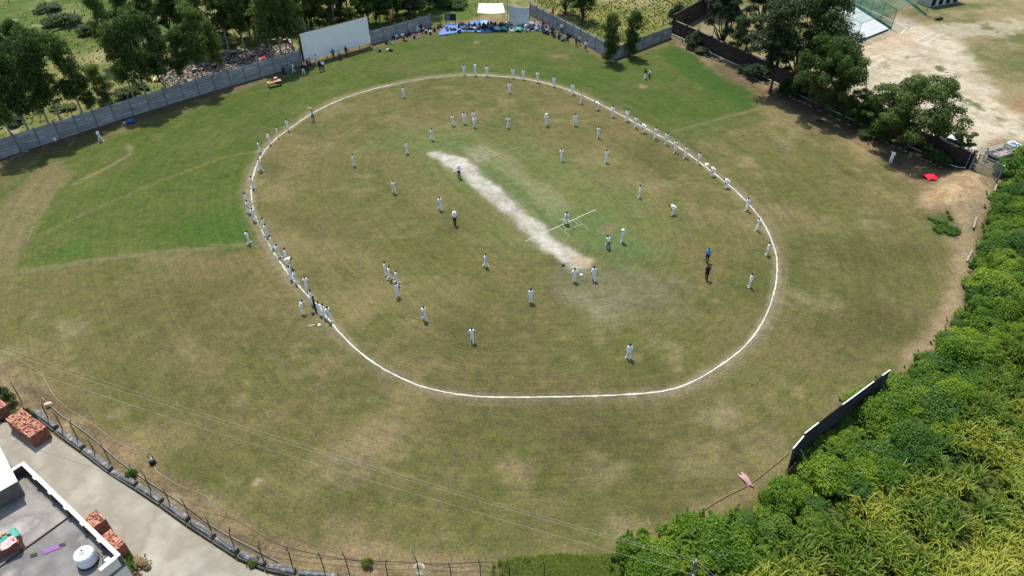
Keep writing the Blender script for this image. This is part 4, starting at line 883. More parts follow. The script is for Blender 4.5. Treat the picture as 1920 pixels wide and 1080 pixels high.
def scatter(px, n, seed, lim=None):
    pw = [(p.x, p.y) for p in PP(px)]; a = np.array(pw); r = np.random.default_rng(seed); c_ = np.stack([r.uniform(a[:, 0].min(), a[:, 0].max(), n), r.uniform(max(16, a[:, 1].min()), a[:, 1].max(), n)], 1)
    c_ = c_[sdf(c_[:, 0], c_[:, 1], pw, 40) < 0]; return np.concatenate([c_, np.zeros((len(c_), 1))], 1)
CROPW = [(1385,1090),(1470,1040),(1500,1010),(1620,930),(1700,880),(1800,800),(1850,700),(1935,600),(2100,560),(2100,1200),(1385,1200)]
cp = scatter(CROPW, 15000, 41); tone = np.clip(vnoise(cp[:, 0], cp[:, 1], 3.0, 77) * 1.5 - .30, 0, 1)
cp = cp[vnoise(cp[:, 0], cp[:, 1], 1.6, 78) > .40]; tone = np.clip(vnoise(cp[:, 0], cp[:, 1], 3.2, 77) * 1.8 - .60 - .3 * sstep(30, 42, cp[:, 1]), 0, 1)
stuff(link('crop_plants', blades('crop_plants', cp, np.random.default_rng(3).uniform(.8, 2.0, len(cp)), 11, L_crop, 42, .060, .95, 3, tone)), 'field of tall yellow green crop plants beyond the thicket', 'crop')
ug = scatter(CROPW, 9000, 43); stuff(link('undergrowth', blades('undergrowth', ug, np.full(len(ug), .55), 7, L_weed, 44, .045, .9, 2)), 'short green undergrowth between the crop plants', 'undergrowth')
ug = scatter([(1195,1040),(1310,985),(1420,965),(1500,880),(1660,735),(1710,700),(1830,580),(1930,340),(1960,620),(1850,780),(1720,880),(1620,940),(1480,1040),(1400,1100),(1180,1100)], 12000, 45); stuff(link('thicket_undergrowth', blades('thicket_undergrowth', ug, np.random.default_rng(6).uniform(.5, 1.3, len(ug)), 8, L_vine, 46, .07, .9, 2)), 'leafy green undergrowth on the floor of the thicket', 'undergrowth')
gp = scatter([(880,1058),(960,1050),(1060,1044),(1180,1048),(1190,1110),(860,1110)], 4200, 51); gp = gp[np.random.default_rng(9).random(len(gp)) * 1.4 * vnoise(gp[:, 0], gp[:, 1], 1.5, 90) < np.clip((gp[:, 0] + 1.9) / 6, 0, 1) ** 1.3]; stuff(link('verge_grass', blades('verge_grass', gp, np.full(len(gp), .5), 12, L_weed, 52, .022, .9, 2)), 'bright green rough grass along the fence foot near the thicket tip', 'grass')
wp = scatter([(-120,250),(-40,300),(60,262),(300,188),(560,108),(700,70),(805,40),(860,38),(980,10),(980,-40),(0,-40),(-300,60)], 9000, 53); wp = wp[vnoise(wp[:, 0], wp[:, 1], 6, 79) > .42]
stuff(link('waste_grass', blades('waste_grass', wp, np.random.default_rng(4).uniform(.2, .55, len(wp)), 9, L_weed, 54, .05, .8, 2)), 'rough patchy grass on the waste land behind the plank wall', 'grass')
yp = scatter([(1000,4),(1085,45),(1145,86),(1255,46),(1345,-40),(1020,-40)], 5200, 55); stuff(link('yellow_grass', blades('yellow_grass', yp, np.random.default_rng(5).uniform(.2, .5, len(yp)), 9, leaf_mat('leaf_yellow', (.09,.10,.014), (.19,.17,.035), (.36,.30,.10), .3), 56, .05, .8, 2)), 'yellow green long grass in the field behind the precast wall corner', 'grass')
bpz = scatter([(-30,668),(60,722),(160,790),(290,872),(430,962),(540,1030),(535,1050),(420,985),(280,895),(150,812),(50,750),(-30,715)], 2600, 57); stuff(link('bank_litter', blades('bank_litter', bpz, np.full(len(bpz), .16), 6, L_dry, 58, .02, 1.6, 2)), 'dry cut grass litter on the brown bank beside the fence', 'litter')

mw = scatter([(1738,408),(1772,404),(1802,430),(1796,448),(1752,436)], 900, 63); mw = mw[vnoise(mw[:, 0], mw[:, 1], 1.2, 91) > .5]; mw[:, 2] = [gz(a, b) for a, b in mw[:, :2]]; stuff(link('mound_weeds', blades('mound_weeds', mw, np.full(len(mw), .35), 10, L_vine2, 64, .04, 1.0, 2)), 'low green weeds on the edge of the dirt mound by the gate', 'weeds')
# ================================================================== people
skin_m = mat('skin', (.13,.075,.05), (.11,.062,.04), 8, .6); hair_m = mat('hair', (.012,.010,.009), (.02,.016,.014), 12, .6)
white_m = mat('white_cotton', (.86,.86,.84), (.80,.80,.79), 5, .9, .05); cream_m = mat('cream_cotton', (.72,.70,.63), (.63,.61,.55), 5, .9, .1); shoe_m = mat('white_shoe', (.76,.75,.72), (.6,.58,.55), 9, .7)
def cl(name, c): return mat('cloth_' + name, c, tuple(x * .75 for x in c), 6, .9, .1)
CL = dict(white=white_m, cream=cream_m, black=cl('black', (.016,.016,.02)), navy=cl('navy', (.025,.032,.07)), blue=cl('blue', (.04,.09,.34)), sky=cl('sky', (.13,.34,.70)), pale=cl('pale', (.46,.54,.58)), grey=cl('grey', (.17,.19,.21)), red=cl('red', (.34,.03,.04)), maroon=cl('maroon', (.15,.02,.035)), pink=cl('pink', (.55,.27,.33)), teal=cl('teal', (.05,.22,.21)), brown=cl('brown', (.14,.09,.06)), lilac=cl('lilac', (.50,.54,.70)), orange=cl('orange', (.6,.18,.06)), dark=cl('dark', (.04,.04,.05)))

STAND = dict(pel=(0,0,.93), wai=(0,0,1.08), che=(0,.0,1.27), nec=(0,.0,1.45), hea=(0,.025,1.585), hipL=(-.085,0,.90), hipR=(.085,0,.90), kneL=(-.10,.02,.49), kneR=(.10,.02,.49), ankL=(-.11,-.02,.075), ankR=(.11,-.02,.075), toeL=(-.14,.14,.04), toeR=(.14,.14,.04),
             shoL=(-.17,0,1.39), shoR=(.17,0,1.39), elbL=(-.235,-.03,1.12), elbR=(.235,-.03,1.12), hanL=(-.25,.05,.86), hanR=(.25,.05,.86), look=(0,1,0))
def pose(**k): d = dict(STAND); d.update(k); return d
def seat(d, dz, dy=0): return {k: ((v[0], v[1] + dy, v[2] + dz) if k in ('pel','wai','che','nec','hea','shoL','shoR','hipL','hipR','elbL','elbR','hanL','hanR') else v) for k, v in d.items()}
WALKL = dict(kneL=(-.09,.15,.52), ankL=(-.09,.26,.085), toeL=(-.10,.42,.06), kneR=(.09,.03,.49), ankR=(.09,-.27,.13), toeR=(.10,-.13,.04))
POSES = {
 'stand': pose(),
 'wide': pose(kneL=(-.14,.03,.49), kneR=(.14,.01,.49), ankL=(-.20,0,.075), ankR=(.20,-.04,.075), toeL=(-.25,.15,.04), toeR=(.25,.11,.04)),
 'folded': pose(elbL=(-.245,.07,1.14), elbR=(.245,.07,1.14), hanL=(.05,.21,1.17), hanR=(-.05,.24,1.12)),
 'behind': pose(elbL=(-.25,-.12,1.13), elbR=(.25,-.12,1.13), hanL=(-.05,-.17,.94), hanR=(.05,-.19,.96)),
 'hips': pose(elbL=(-.36,-.07,1.15), elbR=(.36,-.07,1.15), hanL=(-.16,.05,1.0), hanR=(.16,.05,1.0)),
 'walk': pose(che=(0,.03,1.27), nec=(0,.05,1.45), hea=(0,.085,1.58), elbL=(-.24,-.12,1.14), hanL=(-.23,-.08,.90), elbR=(.24,.06,1.13), hanR=(.22,.23,.95), **WALKL),
 'run': pose(che=(0,.10,1.25), nec=(0,.15,1.42), hea=(0,.20,1.55), shoL=(-.17,.12,1.37), shoR=(.17,.12,1.37), kneL=(-.09,.30,.62), ankL=(-.09,.22,.25), toeL=(-.10,.38,.22), kneR=(.09,-.02,.48), ankR=(.09,-.24,.09), toeR=(.10,-.10,.035), elbL=(-.30,-.10,1.18), hanL=(-.24,.15,1.14), elbR=(.31,.12,1.55), hanR=(.24,.18,1.80)),
 'bend': pose(pel=(0,-.16,.90), hipL=(-.09,-.16,.88), hipR=(.09,-.16,.88), wai=(0,-.02,1.02), che=(0,.15,1.10), nec=(0,.33,1.14), hea=(0,.45,1.13), shoL=(-.17,.27,1.10), shoR=(.17,.27,1.10), elbL=(-.21,.22,.84), elbR=(.21,.22,.84), hanL=(-.14,.20,.60), hanR=(.14,.20,.60), kneL=(-.13,.09,.50), kneR=(.13,.09,.50), ankL=(-.15,-.03,.075), ankR=(.15,-.03,.075), toeL=(-.18,.13,.04), toeR=(.18,.13,.04)),
 'raise': pose(elbR=(.33,.05,1.40), hanR=(.15,.08,1.63)),
 'bat': pose(wai=(0,.03,1.05), che=(0,.10,1.23), nec=(0,.17,1.39), hea=(0,.22,1.51), shoL=(-.16,.17,1.33), shoR=(.16,.10,1.33), elbL=(-.14,.30,1.10), elbR=(.22,.22,1.08), hanL=(.08,.36,.98), hanR=(.12,.34,.93), kneL=(-.14,.08,.49), kneR=(.14,.06,.49), ankL=(-.19,0,.075), ankR=(.19,-.02,.075), toeL=(-.22,.16,.04), toeR=(.24,.13,.04)),
 'sit': seat(pose(elbL=(-.26,.06,1.12), elbR=(.26,.06,1.12), hanL=(-.20,.26,1.02), hanR=(.20,.26,1.02)), -.79), 
 'knees': seat(pose(che=(0,.02,1.27), elbL=(-.23,.14,1.13), elbR=(.23,.14,1.13), hanL=(-.05,.37,1.16), hanR=(.05,.37,1.14)), -.79),
 'lounge': seat(pose(che=(0,-.10,1.25), nec=(0,-.17,1.42), hea=(0,-.16,1.55), shoL=(-.17,-.15,1.36), shoR=(.17,-.15,1.36), elbL=(-.25,-.28,1.12), elbR=(.25,-.28,1.12), hanL=(-.26,-.36,.90), hanR=(.26,-.36,.90)), -.79),
 'chair': seat(pose(elbL=(-.23,.03,1.12), elbR=(.23,.03,1.12), hanL=(-.12,.26,1.0), hanR=(.12,.26,1.0)), -.40),
}
POSES['sit'].update(kneL=(-.34,.27,.17), kneR=(.34,.27,.17), ankL=(.10,.34,.07), ankR=(-.10,.40,.07), toeL=(.20,.42,.05), toeR=(-.20,.46,.05))
POSES['knees'].update(kneL=(-.13,.36,.46), kneR=(.13,.36,.46), ankL=(-.13,.47,.075), ankR=(.13,.47,.075), toeL=(-.15,.62,.04), toeR=(.15,.62,.04))
POSES['lounge'].update(kneL=(-.12,.42,.20), kneR=(.14,.38,.34), ankL=(-.13,.84,.075), ankR=(.14,.66,.075), toeL=(-.16,.90,.16), toeR=(.16,.80,.04))
POSES['chair'].update(kneL=(-.12,.42,.50), kneR=(.12,.42,.50), ankL=(-.12,.44,.075), ankR=(.12,.44,.075), toeL=(-.14,.59,.04), toeR=(.14,.59,.04))

def capsule(mb, a, b, r0, r1, n=10):
    a, b = Vector(a), Vector(b); d = (b - a); L = d.length; d = d.normalized() if L > 1e-5 else Vector((0, 0, 1)); pts = []; rs = []
    for k in range(5): t = math.pi / 2 * (1 - k / 4); pts.append(a - d * r0 * math.sin(t)); rs.append(max(r0 * math.cos(t), .003))
    for k in range(5): t = math.pi / 2 * k / 4; pts.append(b + d * r1 * math.sin(t)); rs.append(max(r1 * math.cos(t), .003))
    mb.tube(pts, rs, n)
def fig(name, p, long_sleeve):
    g = {k: Vector(v) for k, v in p.items()}; caps = []
    def cp_(a, b, r0, r1, t): caps.append((Vector(a), Vector(b), r0, r1, t))
    side = Vector((1, 0, 0)); up = (g['nec'] - g['pel']).normalized()
    for s in (-1, 1):
        cp_(g['che'] + side * .075 * s + up * .03, g['wai'] + side * .06 * s, .105, .088, 'top'); cp_(g['wai'] + side * .06 * s, g['pel'] + side * .06 * s + up * .05, .088, .10, 'top')
    cp_(g['pel'] - side * .055, g['pel'] + side * .055, .105, .105, 'bot'); cp_(g['shoL'] + side * .03, g['shoR'] - side * .03, .062, .062, 'top'); cp_(g['che'] + up * .08, g['nec'] - up * .02, .085, .055, 'top')
    cp_(g['nec'] - up * .02, g['hea'] - up * .03, .052, .05, 'skin'); hu = (g['hea'] - g['nec']).normalized(); fw = Vector(p['look']); fw = (fw - hu * fw.dot(hu)).normalized()
    cp_(g['hea'] + hu * .035 - fw * .012, g['hea'] - hu * .02 - fw * .005, .088, .080, 'head'); cp_(g['hea'] - hu * .045 + fw * .03, g['hea'] - hu * .075 + fw * .04, .06, .042, 'face')
    cp_(g['hea'] + fw * .085, g['hea'] - hu * .03 + fw * .098, .012, .016, 'face')
    rt = fw.cross(hu)
    for s in (-1, 1): cp_(g['hea'] + rt * .085 * s + hu * .01, g['hea'] + rt * .087 * s - hu * .03, .018, .014, 'face')
    for s in 'LR':
        cp_(g['sho' + s], g['elb' + s], .058, .043, 'top'); cp_(g['elb' + s], g['han' + s], .043, .028, 'top' if long_sleeve else 'skin')
        hd = (g['han' + s] - g['elb' + s]).normalized(); cp_(g['han' + s], g['han' + s] + hd * .07, .027, .034, 'skin')
        cp_(g['hip' + s], g['kne' + s], .092, .064, 'bot'); cp_(g['kne' + s], g['ank' + s], .064, .050, 'bot'); cp_(g['ank' + s] - Vector((0, 0, .025)), g['toe' + s], .048, .040, 'shoe')
    mb = MB()
    for c_ in caps: capsule(mb, *c_[:4])
    o = mb.build('tmp_body', skin_m); md = o.modifiers.new('r', 'REMESH'); md.mode = 'VOXEL'; md.voxel_size = .021; sm = o.modifiers.new('s', 'SMOOTH'); sm.factor = .5; sm.iterations = 2
    dg = bpy.context.evaluated_depsgraph_get(); ev = o.evaluated_get(dg); me = bpy.data.meshes.new_from_object(ev); 
    nv = len(me.vertices); co = np.empty(nv * 3); me.vertices.foreach_get('co', co); co = co.reshape(-1, 3); no = np.empty(nv * 3); me.vertices.foreach_get('normal', no); no = no.reshape(-1, 3)
    F = [tuple(q.vertices) for q in me.polygons]; old = o.data; bpy.data.objects.remove(o); bpy.data.meshes.remove(old); bpy.data.meshes.remove(me)
    best = np.full(nv, 1e9); tg = np.zeros(nv, int); T = ['skin', 'top', 'bot', 'shoe', 'head', 'face']
    for a, b, r0, r1, t in caps:
        a, b = np.array(a), np.array(b); e = b - a; L2 = max(e @ e, 1e-9); tt = np.clip(((co - a) @ e) / L2, 0, 1); d = np.linalg.norm(co - a - tt[:, None] * e, axis=1) - (r0 + (r1 - r0) * tt)
        k = d < best; best[k] = d[k]; tg[k] = T.index(t)
    low = co[:, 2].min(); co[:, 2] -= low                      # soles or seat exactly on the ground
    # hair covers the top and back of the head
    hc = np.array(g['hea']) - np.array([0, 0, low]); rel = co - hc; hair = (tg >= 4) & ((rel @ np.array(hu) > .022) | ((rel @ np.array(fw) < -.005) & (rel @ np.array(hu) > -.05)))
    def sub(keep, off, nm, m, cond=all):
        fs = [f for f in F if cond(keep[i] for i in f)]; ids = sorted({i for f in fs for i in f}); mp = {i: k for k, i in enumerate(ids)}
        q = bpy.data.meshes.new(nm); q.from_pydata([tuple(co[i] + no[i] * off) for i in ids], [], [tuple(mp[i] for i in f) for f in fs]); q.materials.append(m); q.polygons.foreach_set('use_smooth', [True] * len(q.polygons)); q.update(); return q
    body = MB(); body.add([tuple(c_) for c_ in co], F)
    for s in 'LR':                                             # five bent fingers on each palm
        sg = -1 if s == 'L' else 1; h0 = g['han' + s] - Vector((0, 0, low)); hd = (g['han' + s] - g['elb' + s]).normalized(); ac = hd.cross(Vector((0, 0, 1)) if abs(hd.z) < .9 else Vector((1, 0, 0))).normalized(); cu = ac.cross(hd).normalized()
        for k, ln in enumerate((.07, .078, .072, .058)):
            b = h0 + hd * .085 + ac * (.027 - .018 * k); body.tube([b, b + hd * ln * .45 + cu * .006, b + hd * ln * .8 - cu * .008, b + hd * ln * .95 - cu * .025], [.009, .0085, .0075, .006], 5)
        b = h0 + hd * .03 + ac * .03; body.tube([b, b + ac * .03 + hd * .025, b + ac * .04 + hd * .06], [.011, .010, .007], 5)
    for sg in (-1, 1):                                         # eyes and mouth
        c_ = Vector(hc) + hu * .008 + fw * .078 + rt * .032 * sg; body.box(c_, (.022, .014, .010), 0, 1)
    body.box(Vector(hc) - hu * .062 + fw * .080, (.04, .014, .008), 0, 1)
    bme = body.mesh('body', [skin_m, hair_m], True)
    return dict(body=bme, shirt=sub(tg == 1, .010, 'shirt', white_m, any), trousers=sub(tg == 2, .013, 'trousers', white_m, any), shoes=sub(tg == 3, .007, 'shoes', shoe_m), hair=sub(hair, .020, 'hair', hair_m), g=g, low=low, hu=hu, fw=fw)
FIG = {k: fig(k, v, k in ('folded', 'behind', 'wide', 'stand', 'run', 'chair')) for k, v in POSES.items()}
def hat_mesh():
    return MB().lathe([(.20, .0), (.205, .012), (.115, .03), (.108, .09), (.08, .125), (.02, .132)], 16).mesh('hat', [white_m], True)
HAT = hat_mesh()
CAP = MB().lathe([(.108, .0), (.11, .03), (.095, .085), (.05, .115), (.01, .12)], 14).add([(-.06, .09, .01), (.06, .09, .01), (.045, .185, -.01), (-.045, .185, -.01), (-.06, .09, .022), (.06, .09, .022), (.045, .185, .002), (-.045, .185, .002)], [(0, 1, 2, 3), (7, 6, 5, 4), (0, 4, 5, 1), (1, 5, 6, 2), (2, 6, 7, 3), (3, 7, 4, 0)]).mesh('cap', [white_m], True)
HELM = MB().lathe([(.118, -.06), (.125, .0), (.12, .06), (.08, .11), (.02, .125)], 14).mesh('helmet', [cl('helmet', (.02,.022,.03))], True)
PAD = MB().prism([(-.075, .035), (-.09, .06), (-.05, .095), (.05, .095), (.09, .06), (.075, .035)], .05, .60).mesh('leg_pad', [white_m])
def person(label, u, v, ps='stand', face=0, top='white', bot='white', hat=None, s=None, group=None, z=0, pos=None, pads=False):
    """face: compass angle, 0 looks away from the camera, 90 to the left, 180 towards it"""
    s = s or random.uniform(.95, 1.04); p = on(P(u, v)) if pos is None else Vector(pos); p.z += z; F_ = FIG[ps]
    o = thing('person', label, 'person', p, R(face), group); o.scale = (s, s, s)
    inst('body', F_['body'], o); inst('shirt', F_['shirt'], o, m=CL[top]); inst('trousers', F_['trousers'], o, m=CL[bot]); inst('shoes', F_['shoes'], o, m=None if bot in ('white', 'cream') or random.random() < .4 else CL['dark']); inst('hair', F_['hair'], o)
    if hat:
        hp = F_['g']['hea'] - Vector((0, 0, F_['low'])) + F_['hu'] * .055 - F_['fw'] * .012
        q = inst(hat[0], {'hat': HAT, 'cap': CAP, 'helmet': HELM}[hat[0]], o, hp, m=CL[hat[1]] if len(hat) > 1 else None); ax = F_['hu']; q.rotation_euler = ax.to_track_quat('Z', 'Y').to_euler()
    if pads:
        for sd in 'LR':
            k = F_['g']['kne' + sd]; a = F_['g']['ank' + sd]; inst('leg_pad', PAD, o, (a.x, (a.y + k.y) / 2 + .012, .02), (-math.atan2(k.y - a.y, k.z - a.z), 0, 0))
    return o
WH = dict(hat=('hat', 'white'))
W = 'player in whites '
# left row along the chalk, counted from the umpire running with the bat
LEFT = [(541,245,'stand',-40),(521.5,258,'stand',-60),(506.5,270,'behind',-50),(487.6,286,'walk',-70),(488.3,321,'walk',-90),(474,353,'walk',-110),(463.5,385,'stand',-90),(467,399,'walk',-100),(477,414,'walk',-150),(497,432,'stand',-90),(500,443,'walk',-90),(511,465,'stand',-80),(522,482,'walk',-100),(538,491,'stand',-70),(541.5,501,'bend',-90),(546,523,'stand',-100),(555,531,'hips',-90),(576,543,'walk',180),(585.5,570,'stand',-60),(600,590,'folded',-50),(609,595.5,'stand',-60),(617.5,601,'walk',-140)]
for i, (u, v, ps, fc) in enumerate(LEFT):
    person(W + 'at the boundary chalk, %s along from the running umpire' % ordn(i), u, v, ps, fc + random.uniform(-12, 12), group='left row along the boundary')
person('player in dark tracksuit squeezed in the row of whites at the boundary chalk', 591.5, 581, 'stand', -60, 'dark', 'black')
RIGHT = [(870,140,'stand',180),(891,141,'raise',170),(913,142,'folded',180),(961.5,146,'wide',180),(981,149,'stand',170),(1007.5,154,'walk',150),(1038,162.5,'stand',180),(1073,177,'behind',160),(1089,194,'walk',120),(1120,206,'bend',60),(1148,219,'folded',150),(1175,227,'folded',160),(1191,239.5,'walk',140),(1207,249,'bend',70),(1228,260.5,'walk',130),(1248,271,'stand',120),(1265,285.5,'walk',140),(1284.5,296,'walk',110),(1309,307,'stand',120),(1336,330,'bend',80),(1362,352,'bend',85),(1399.5,394.5,'walk',100),(1419,432,'walk',95),(1437,478,'stand',80)]
for i, (u, v, ps, fc) in enumerate(RIGHT):
    person(W + 'at the boundary chalk, %s along from the blue sheet end' % ordn(i), u, v, ps, fc + random.uniform(-15, 15), hat=('hat', 'white') if i == 1 else None, group='right row along the boundary')
INF = [(757,182,'stand',160,'alone near the boundary chalk facing the sight screen wall side'),(955,174,'folded',180,'standing just inside the chalk below the white canopy'),(849,235,'walk',200,'in the huddle beyond the pitch, first from the sight screen side'),(870.5,232,'stand',0,'in the huddle beyond the pitch, standing with his back turned'),(888,229,'stand',180,'in the huddle beyond the pitch, half hidden behind a teammate'),(889.5,238,'folded',170,'in the huddle beyond the pitch, in front of a teammate'),(952.5,239,'hips',150,'standing alone between the huddle and the hatted player'),(1078,235,'wide',180,'standing legs apart just past the hatted player'),(1121,258,'walk',140,'walking between the row of whites and the crease lines'),(809.5,262.5,'walk',-120,'walking near the pale far end of the bare pitch'),(763,287.5,'stand',-120,'standing off the bare pitch, beyond the walking teammate'),(1052,301,'walk',160,'walking alone above the second crease area'),(1136,304,'raise',170,'with hand raised to the head above the second crease area'),(664,311,'stand',-100,'standing alone on the brown turf between left row and pitch'),(739,362,'walk',-140,'walking on the brown turf level with the umpire on the pitch'),(825,393,'walk',-150,'walking behind the umpire beside the pitch'),(1198,370,'stand',90,'standing alone beyond the popping crease end'),(1261.5,402,'bend',90,'bending over alone between the crease and the boundary'),(1404.5,538,'stand',90,'standing alone inside the curve nearest the thicket screen'),(910,500,'walk',-110,'walking alone off the near end of the bare pitch'),(723,516,'stand',-80,'in the bunch of four on the brown turf, hindmost'),(730.5,524,'walk',-90,'in the bunch of four on the brown turf, hidden at the middle'),(744,531,'walk',-100,'in the bunch of four on the brown turf, nearest the pitch'),(745.5,556,'raise',-140,'just apart from the bunch of four on the brown turf'),(796,600,'walk',-140,'walking alone between the bunch of four and the chalk curve'),(885.5,640,'walk',180,'walking alone closest to the chalk curve on the fence side'),(995,567,'stand',0,'standing with his back turned between near pitch end and chalk curve'),(1076.5,528,'hips',0,'standing by the helmet at the tan end of the pitch'),(1112.5,526,'walk',0,'walking on the pale scuffed patch by the pitch end'),(1178.5,672,'wide',0,'standing legs apart near the chalk curve facing the pitch'),(566.5,587.5,'bat',-60,'outside the chalk beside the dropped bat and helmets'),(467,457.5,'walk',-40,'walking on the lush grass outside the left row'),(189,265,'walk',-100,'walking under the eucalyptus shade by the plank wall'),(1669,305,'raise',140,'standing in the tree shade by the dark brick wall')]
for u, v, ps, fc, l in INF: person(W + l, u, v, ps, fc)
person('player in whites and wide white hat standing with folded arms beyond the pitch', 1024, 235, 'folded', 180, **WH)
person('player in whites and round white hat behind the crease stumps', 1166, 454, 'stand', 60, hat=('hat', 'white'))
person('wicketkeeper in whites with dark leg wear crouched behind the crease', 1140.5, 467, 'bat', 40, 'white', 'grey', pads=True)
person('umpire in white hat, white shirt and black trousers standing on the bare pitch', 861, 333, 'folded', 0, 'white', 'black', **WH)
person('umpire in white hat, pale shirt and black trousers walking beside the pitch', 853, 421, 'walk', 180, 'white', 'black', **WH)
runner = person('umpire in pale blue shirt and dark trousers running with raised bat', 588, 227, 'run', 30, 'pale', 'navy')
person('man in bright blue shirt and black trousers walking inside the boundary', 1324.7, 491, 'walk', 170, 'sky', 'black', s=1.05)
person('person all in black walking behind the man in the blue shirt', 1324, 523.5, 'walk', 160, 'black', 'black', s=1.05)
batter = person('batsman in whites and pads taking guard in front of the stumps', 1060.5, 419, 'bat', 200, pads=True, hat=('helmet',))
person('person in dark top and white trousers strolling on the lush grass by the corner', 1209, 148, 'walk', 130, 'dark', 'white'); person('boy in white top and dark trousers strolling on the lush grass by the corner', 1217.5, 147, 'stand', 120, 'white', 'dark', s=.9)
person('man in lilac shirt and white trousers behind the barred gate', 1843, 301, 'stand', 20, 'lilac', 'white'); person('guard in black beside the motorcycle at the gate', 1820, 316, 'stand', 160, 'black', 'dark')
SP = [(533,143,'stand',150,'dark','dark','spectator in dark clothes behind the wooden table'),(542,142.5,'stand',170,'grey','grey','spectator in grey clothes behind the wooden table'),(551,136,'walk',120,'white','white','player in whites walking along the wall foot near the table'),(570,139.5,'wide',180,'black','white','man in black shirt and white trousers by the sight screen end'),(573.5,133,'stand',190,'pink','dark','man in pink shirt in the group at the sight screen end'),(578,130.5,'stand',170,'red','dark','man in red shirt in the group at the sight screen end'),(583,128,'stand',160,'pale','dark','boy in pale shirt in the group at the sight screen end'),(594.5,121,'stand',150,'white','white','player in whites leaning on the sight screen cloth'),(601,133.5,'stand',180,'black','black','man in black beside the man with folded white sleeves'),(606.5,132,'folded',180,'white','black','man in white shirt with folded arms in front of the sight screen'),(626,111,'hips',200,'blue','navy','man in blue shirt with elbows out before the sight screen'),(637.5,112,'stand',170,'pale','dark','man in pale shirt in dark trousers before the sight screen'),(650,104.5,'stand',180,'maroon','dark','man in maroon shirt before the sight screen'),
 (724,82,'knees',200,'brown','dark','spectator in brown sitting against the short precast wall'),(732.5,82,'lounge',220,'teal','teal','spectator in teal lying back by the short precast wall'),(739,74,'sit',200,'dark','dark','spectator in dark clothes sitting close to the short precast wall'),(758,76.5,'lounge',230,'red','dark','spectator with red shirt lounging on the shaded grass'),(763,69.5,'knees',200,'navy','navy','spectator in navy hugging knees by the short wall'),(769,60,'stand',180,'dark','dark','spectator in dark clothes standing against the short wall'),(776.5,71,'knees',190,'pink','maroon','spectator in pink sitting on the grass before the white shirts'),(783,71,'sit',180,'pink','pink','spectator in pink and pink trousers sitting before the white shirts'),(782.5,59,'sit',180,'white','white','player in white hat sitting at the short wall'),(787,59,'sit',180,'white','grey','player in whites with grey trousers sitting at the short wall'),(792,58.5,'knees',180,'white','dark','player in white top hugging knees at the short wall'),(799.5,62,'knees',180,'cream','dark','boy in cream shirt hugging knees near the blue sheet'),(807.6,64,'knees',185,'white','black','boy in white shirt and black trousers hugging knees near the blue sheet'),(799,49.5,'sit',180,'pale','navy','boy in pale shirt sitting under the wall end post'),(807,46.5,'sit',190,'white','navy','boy in white shirt and navy trousers sitting under the wall end post'),(815,60,'sit',170,'dark','dark','boy in dark clothes sitting at the corner of the blue sheet'),(822,54.5,'knees',180,'navy','dark','boy in navy hugging knees at the edge of the blue sheet'),(826,50.5,'sit',200,'grey','dark','boy in grey sitting behind the edge of the blue sheet'),
 (874.7,53,'sit',150,'maroon','navy','boy in maroon sitting on the blue sheet'),(889.6,54,'knees',180,'black','navy','boy in black hugging knees on the blue sheet'),(908,51.5,'sit',180,'navy','black','boy in navy sitting on the blue sheet under the canopy'),(935.6,54,'sit',200,'red','dark','boy in red sitting on the blue sheet beneath the canopy'),(920,52,'knees',160,'dark','black','boy in charcoal hugging knees beneath the canopy'),(974.6,50,'stand',170,'black','black','person in black standing before the hanging sheet'),(985,58,'bend',200,'white','white','player in whites bending over the bags by the hanging sheet'),(982,50,'stand',190,'white','grey','player in white shirt and grey trousers by the hanging sheet edge'),(1008,46.5,'sit',180,'white','white','player in whites sitting at the foot of the sloping wall'),(1018,48.5,'sit',200,'maroon','dark','boy in maroon sitting at the foot of the sloping wall'),(1024,56,'sit',170,'navy','dark','boy in navy sitting at the foot of the sloping wall'),(1034.7,65,'stand',180,'blue','dark','man in blue shirt standing under the orange flag'),(1049,70,'knees',200,'pale','dark','boy in pale shirt sitting along the sloping wall'),(1052.5,62,'stand',190,'white','navy','boy in white shirt standing along the sloping wall'),(1057,73,'knees',200,'pale','pale','boy in pale clothes sitting along the sloping wall'),(1064,70,'knees',190,'black','black','boy in black sitting along the sloping wall'),(1080.5,86,'stand',200,'brown','dark','boy in brown standing near the low end of the sloping wall'),(1086,84,'stand',190,'cream','brown','boy in cream shirt and brown trousers near the low end of the sloping wall'),(1097.7,95,'stand',180,'white','black','boy in white shirt and black trousers at the low end of the sloping wall')]
for u, v, ps, fc, t_, b_, l in SP: person(l, u, v, ps, fc + random.uniform(-10, 10), t_, b_, hat=('hat', 'white') if 'white hat' in l else None)

rs_ = random.Random(21)
for i in range(9): c_ = rs_.choice(('navy', 'dark', 'black', 'maroon', 'grey', 'white')); person('boy in %s sitting among the bags, %s from the scoreboard towards the hanging sheet' % ('charcoal' if c_ == 'dark' else c_, ordn(i)), 880 + i * 8.5 + rs_.uniform(-2, 2), 55 - rs_.uniform(0, 7), rs_.choice(('sit', 'knees', 'lounge', 'sit')), 180 + rs_.uniform(-50, 50), c_, rs_.choice(('navy', 'dark', 'black')), z=.12)
for i in range(9): c_ = rs_.choice(('navy', 'dark', 'white', 'maroon', 'grey', 'pale')); person('boy in %s at the sloping wall foot, %s down from the hanging sheet' % ('charcoal' if c_ == 'dark' else c_, ordn(i)), 1002 + i * 7.5 + rs_.uniform(-2, 2), 47 + i * 3.6 + rs_.uniform(0, 5), rs_.choice(('sit', 'knees', 'stand', 'sit', 'sit')), 190 + rs_.uniform(-40, 40), c_, rs_.choice(('navy', 'dark', 'black')))
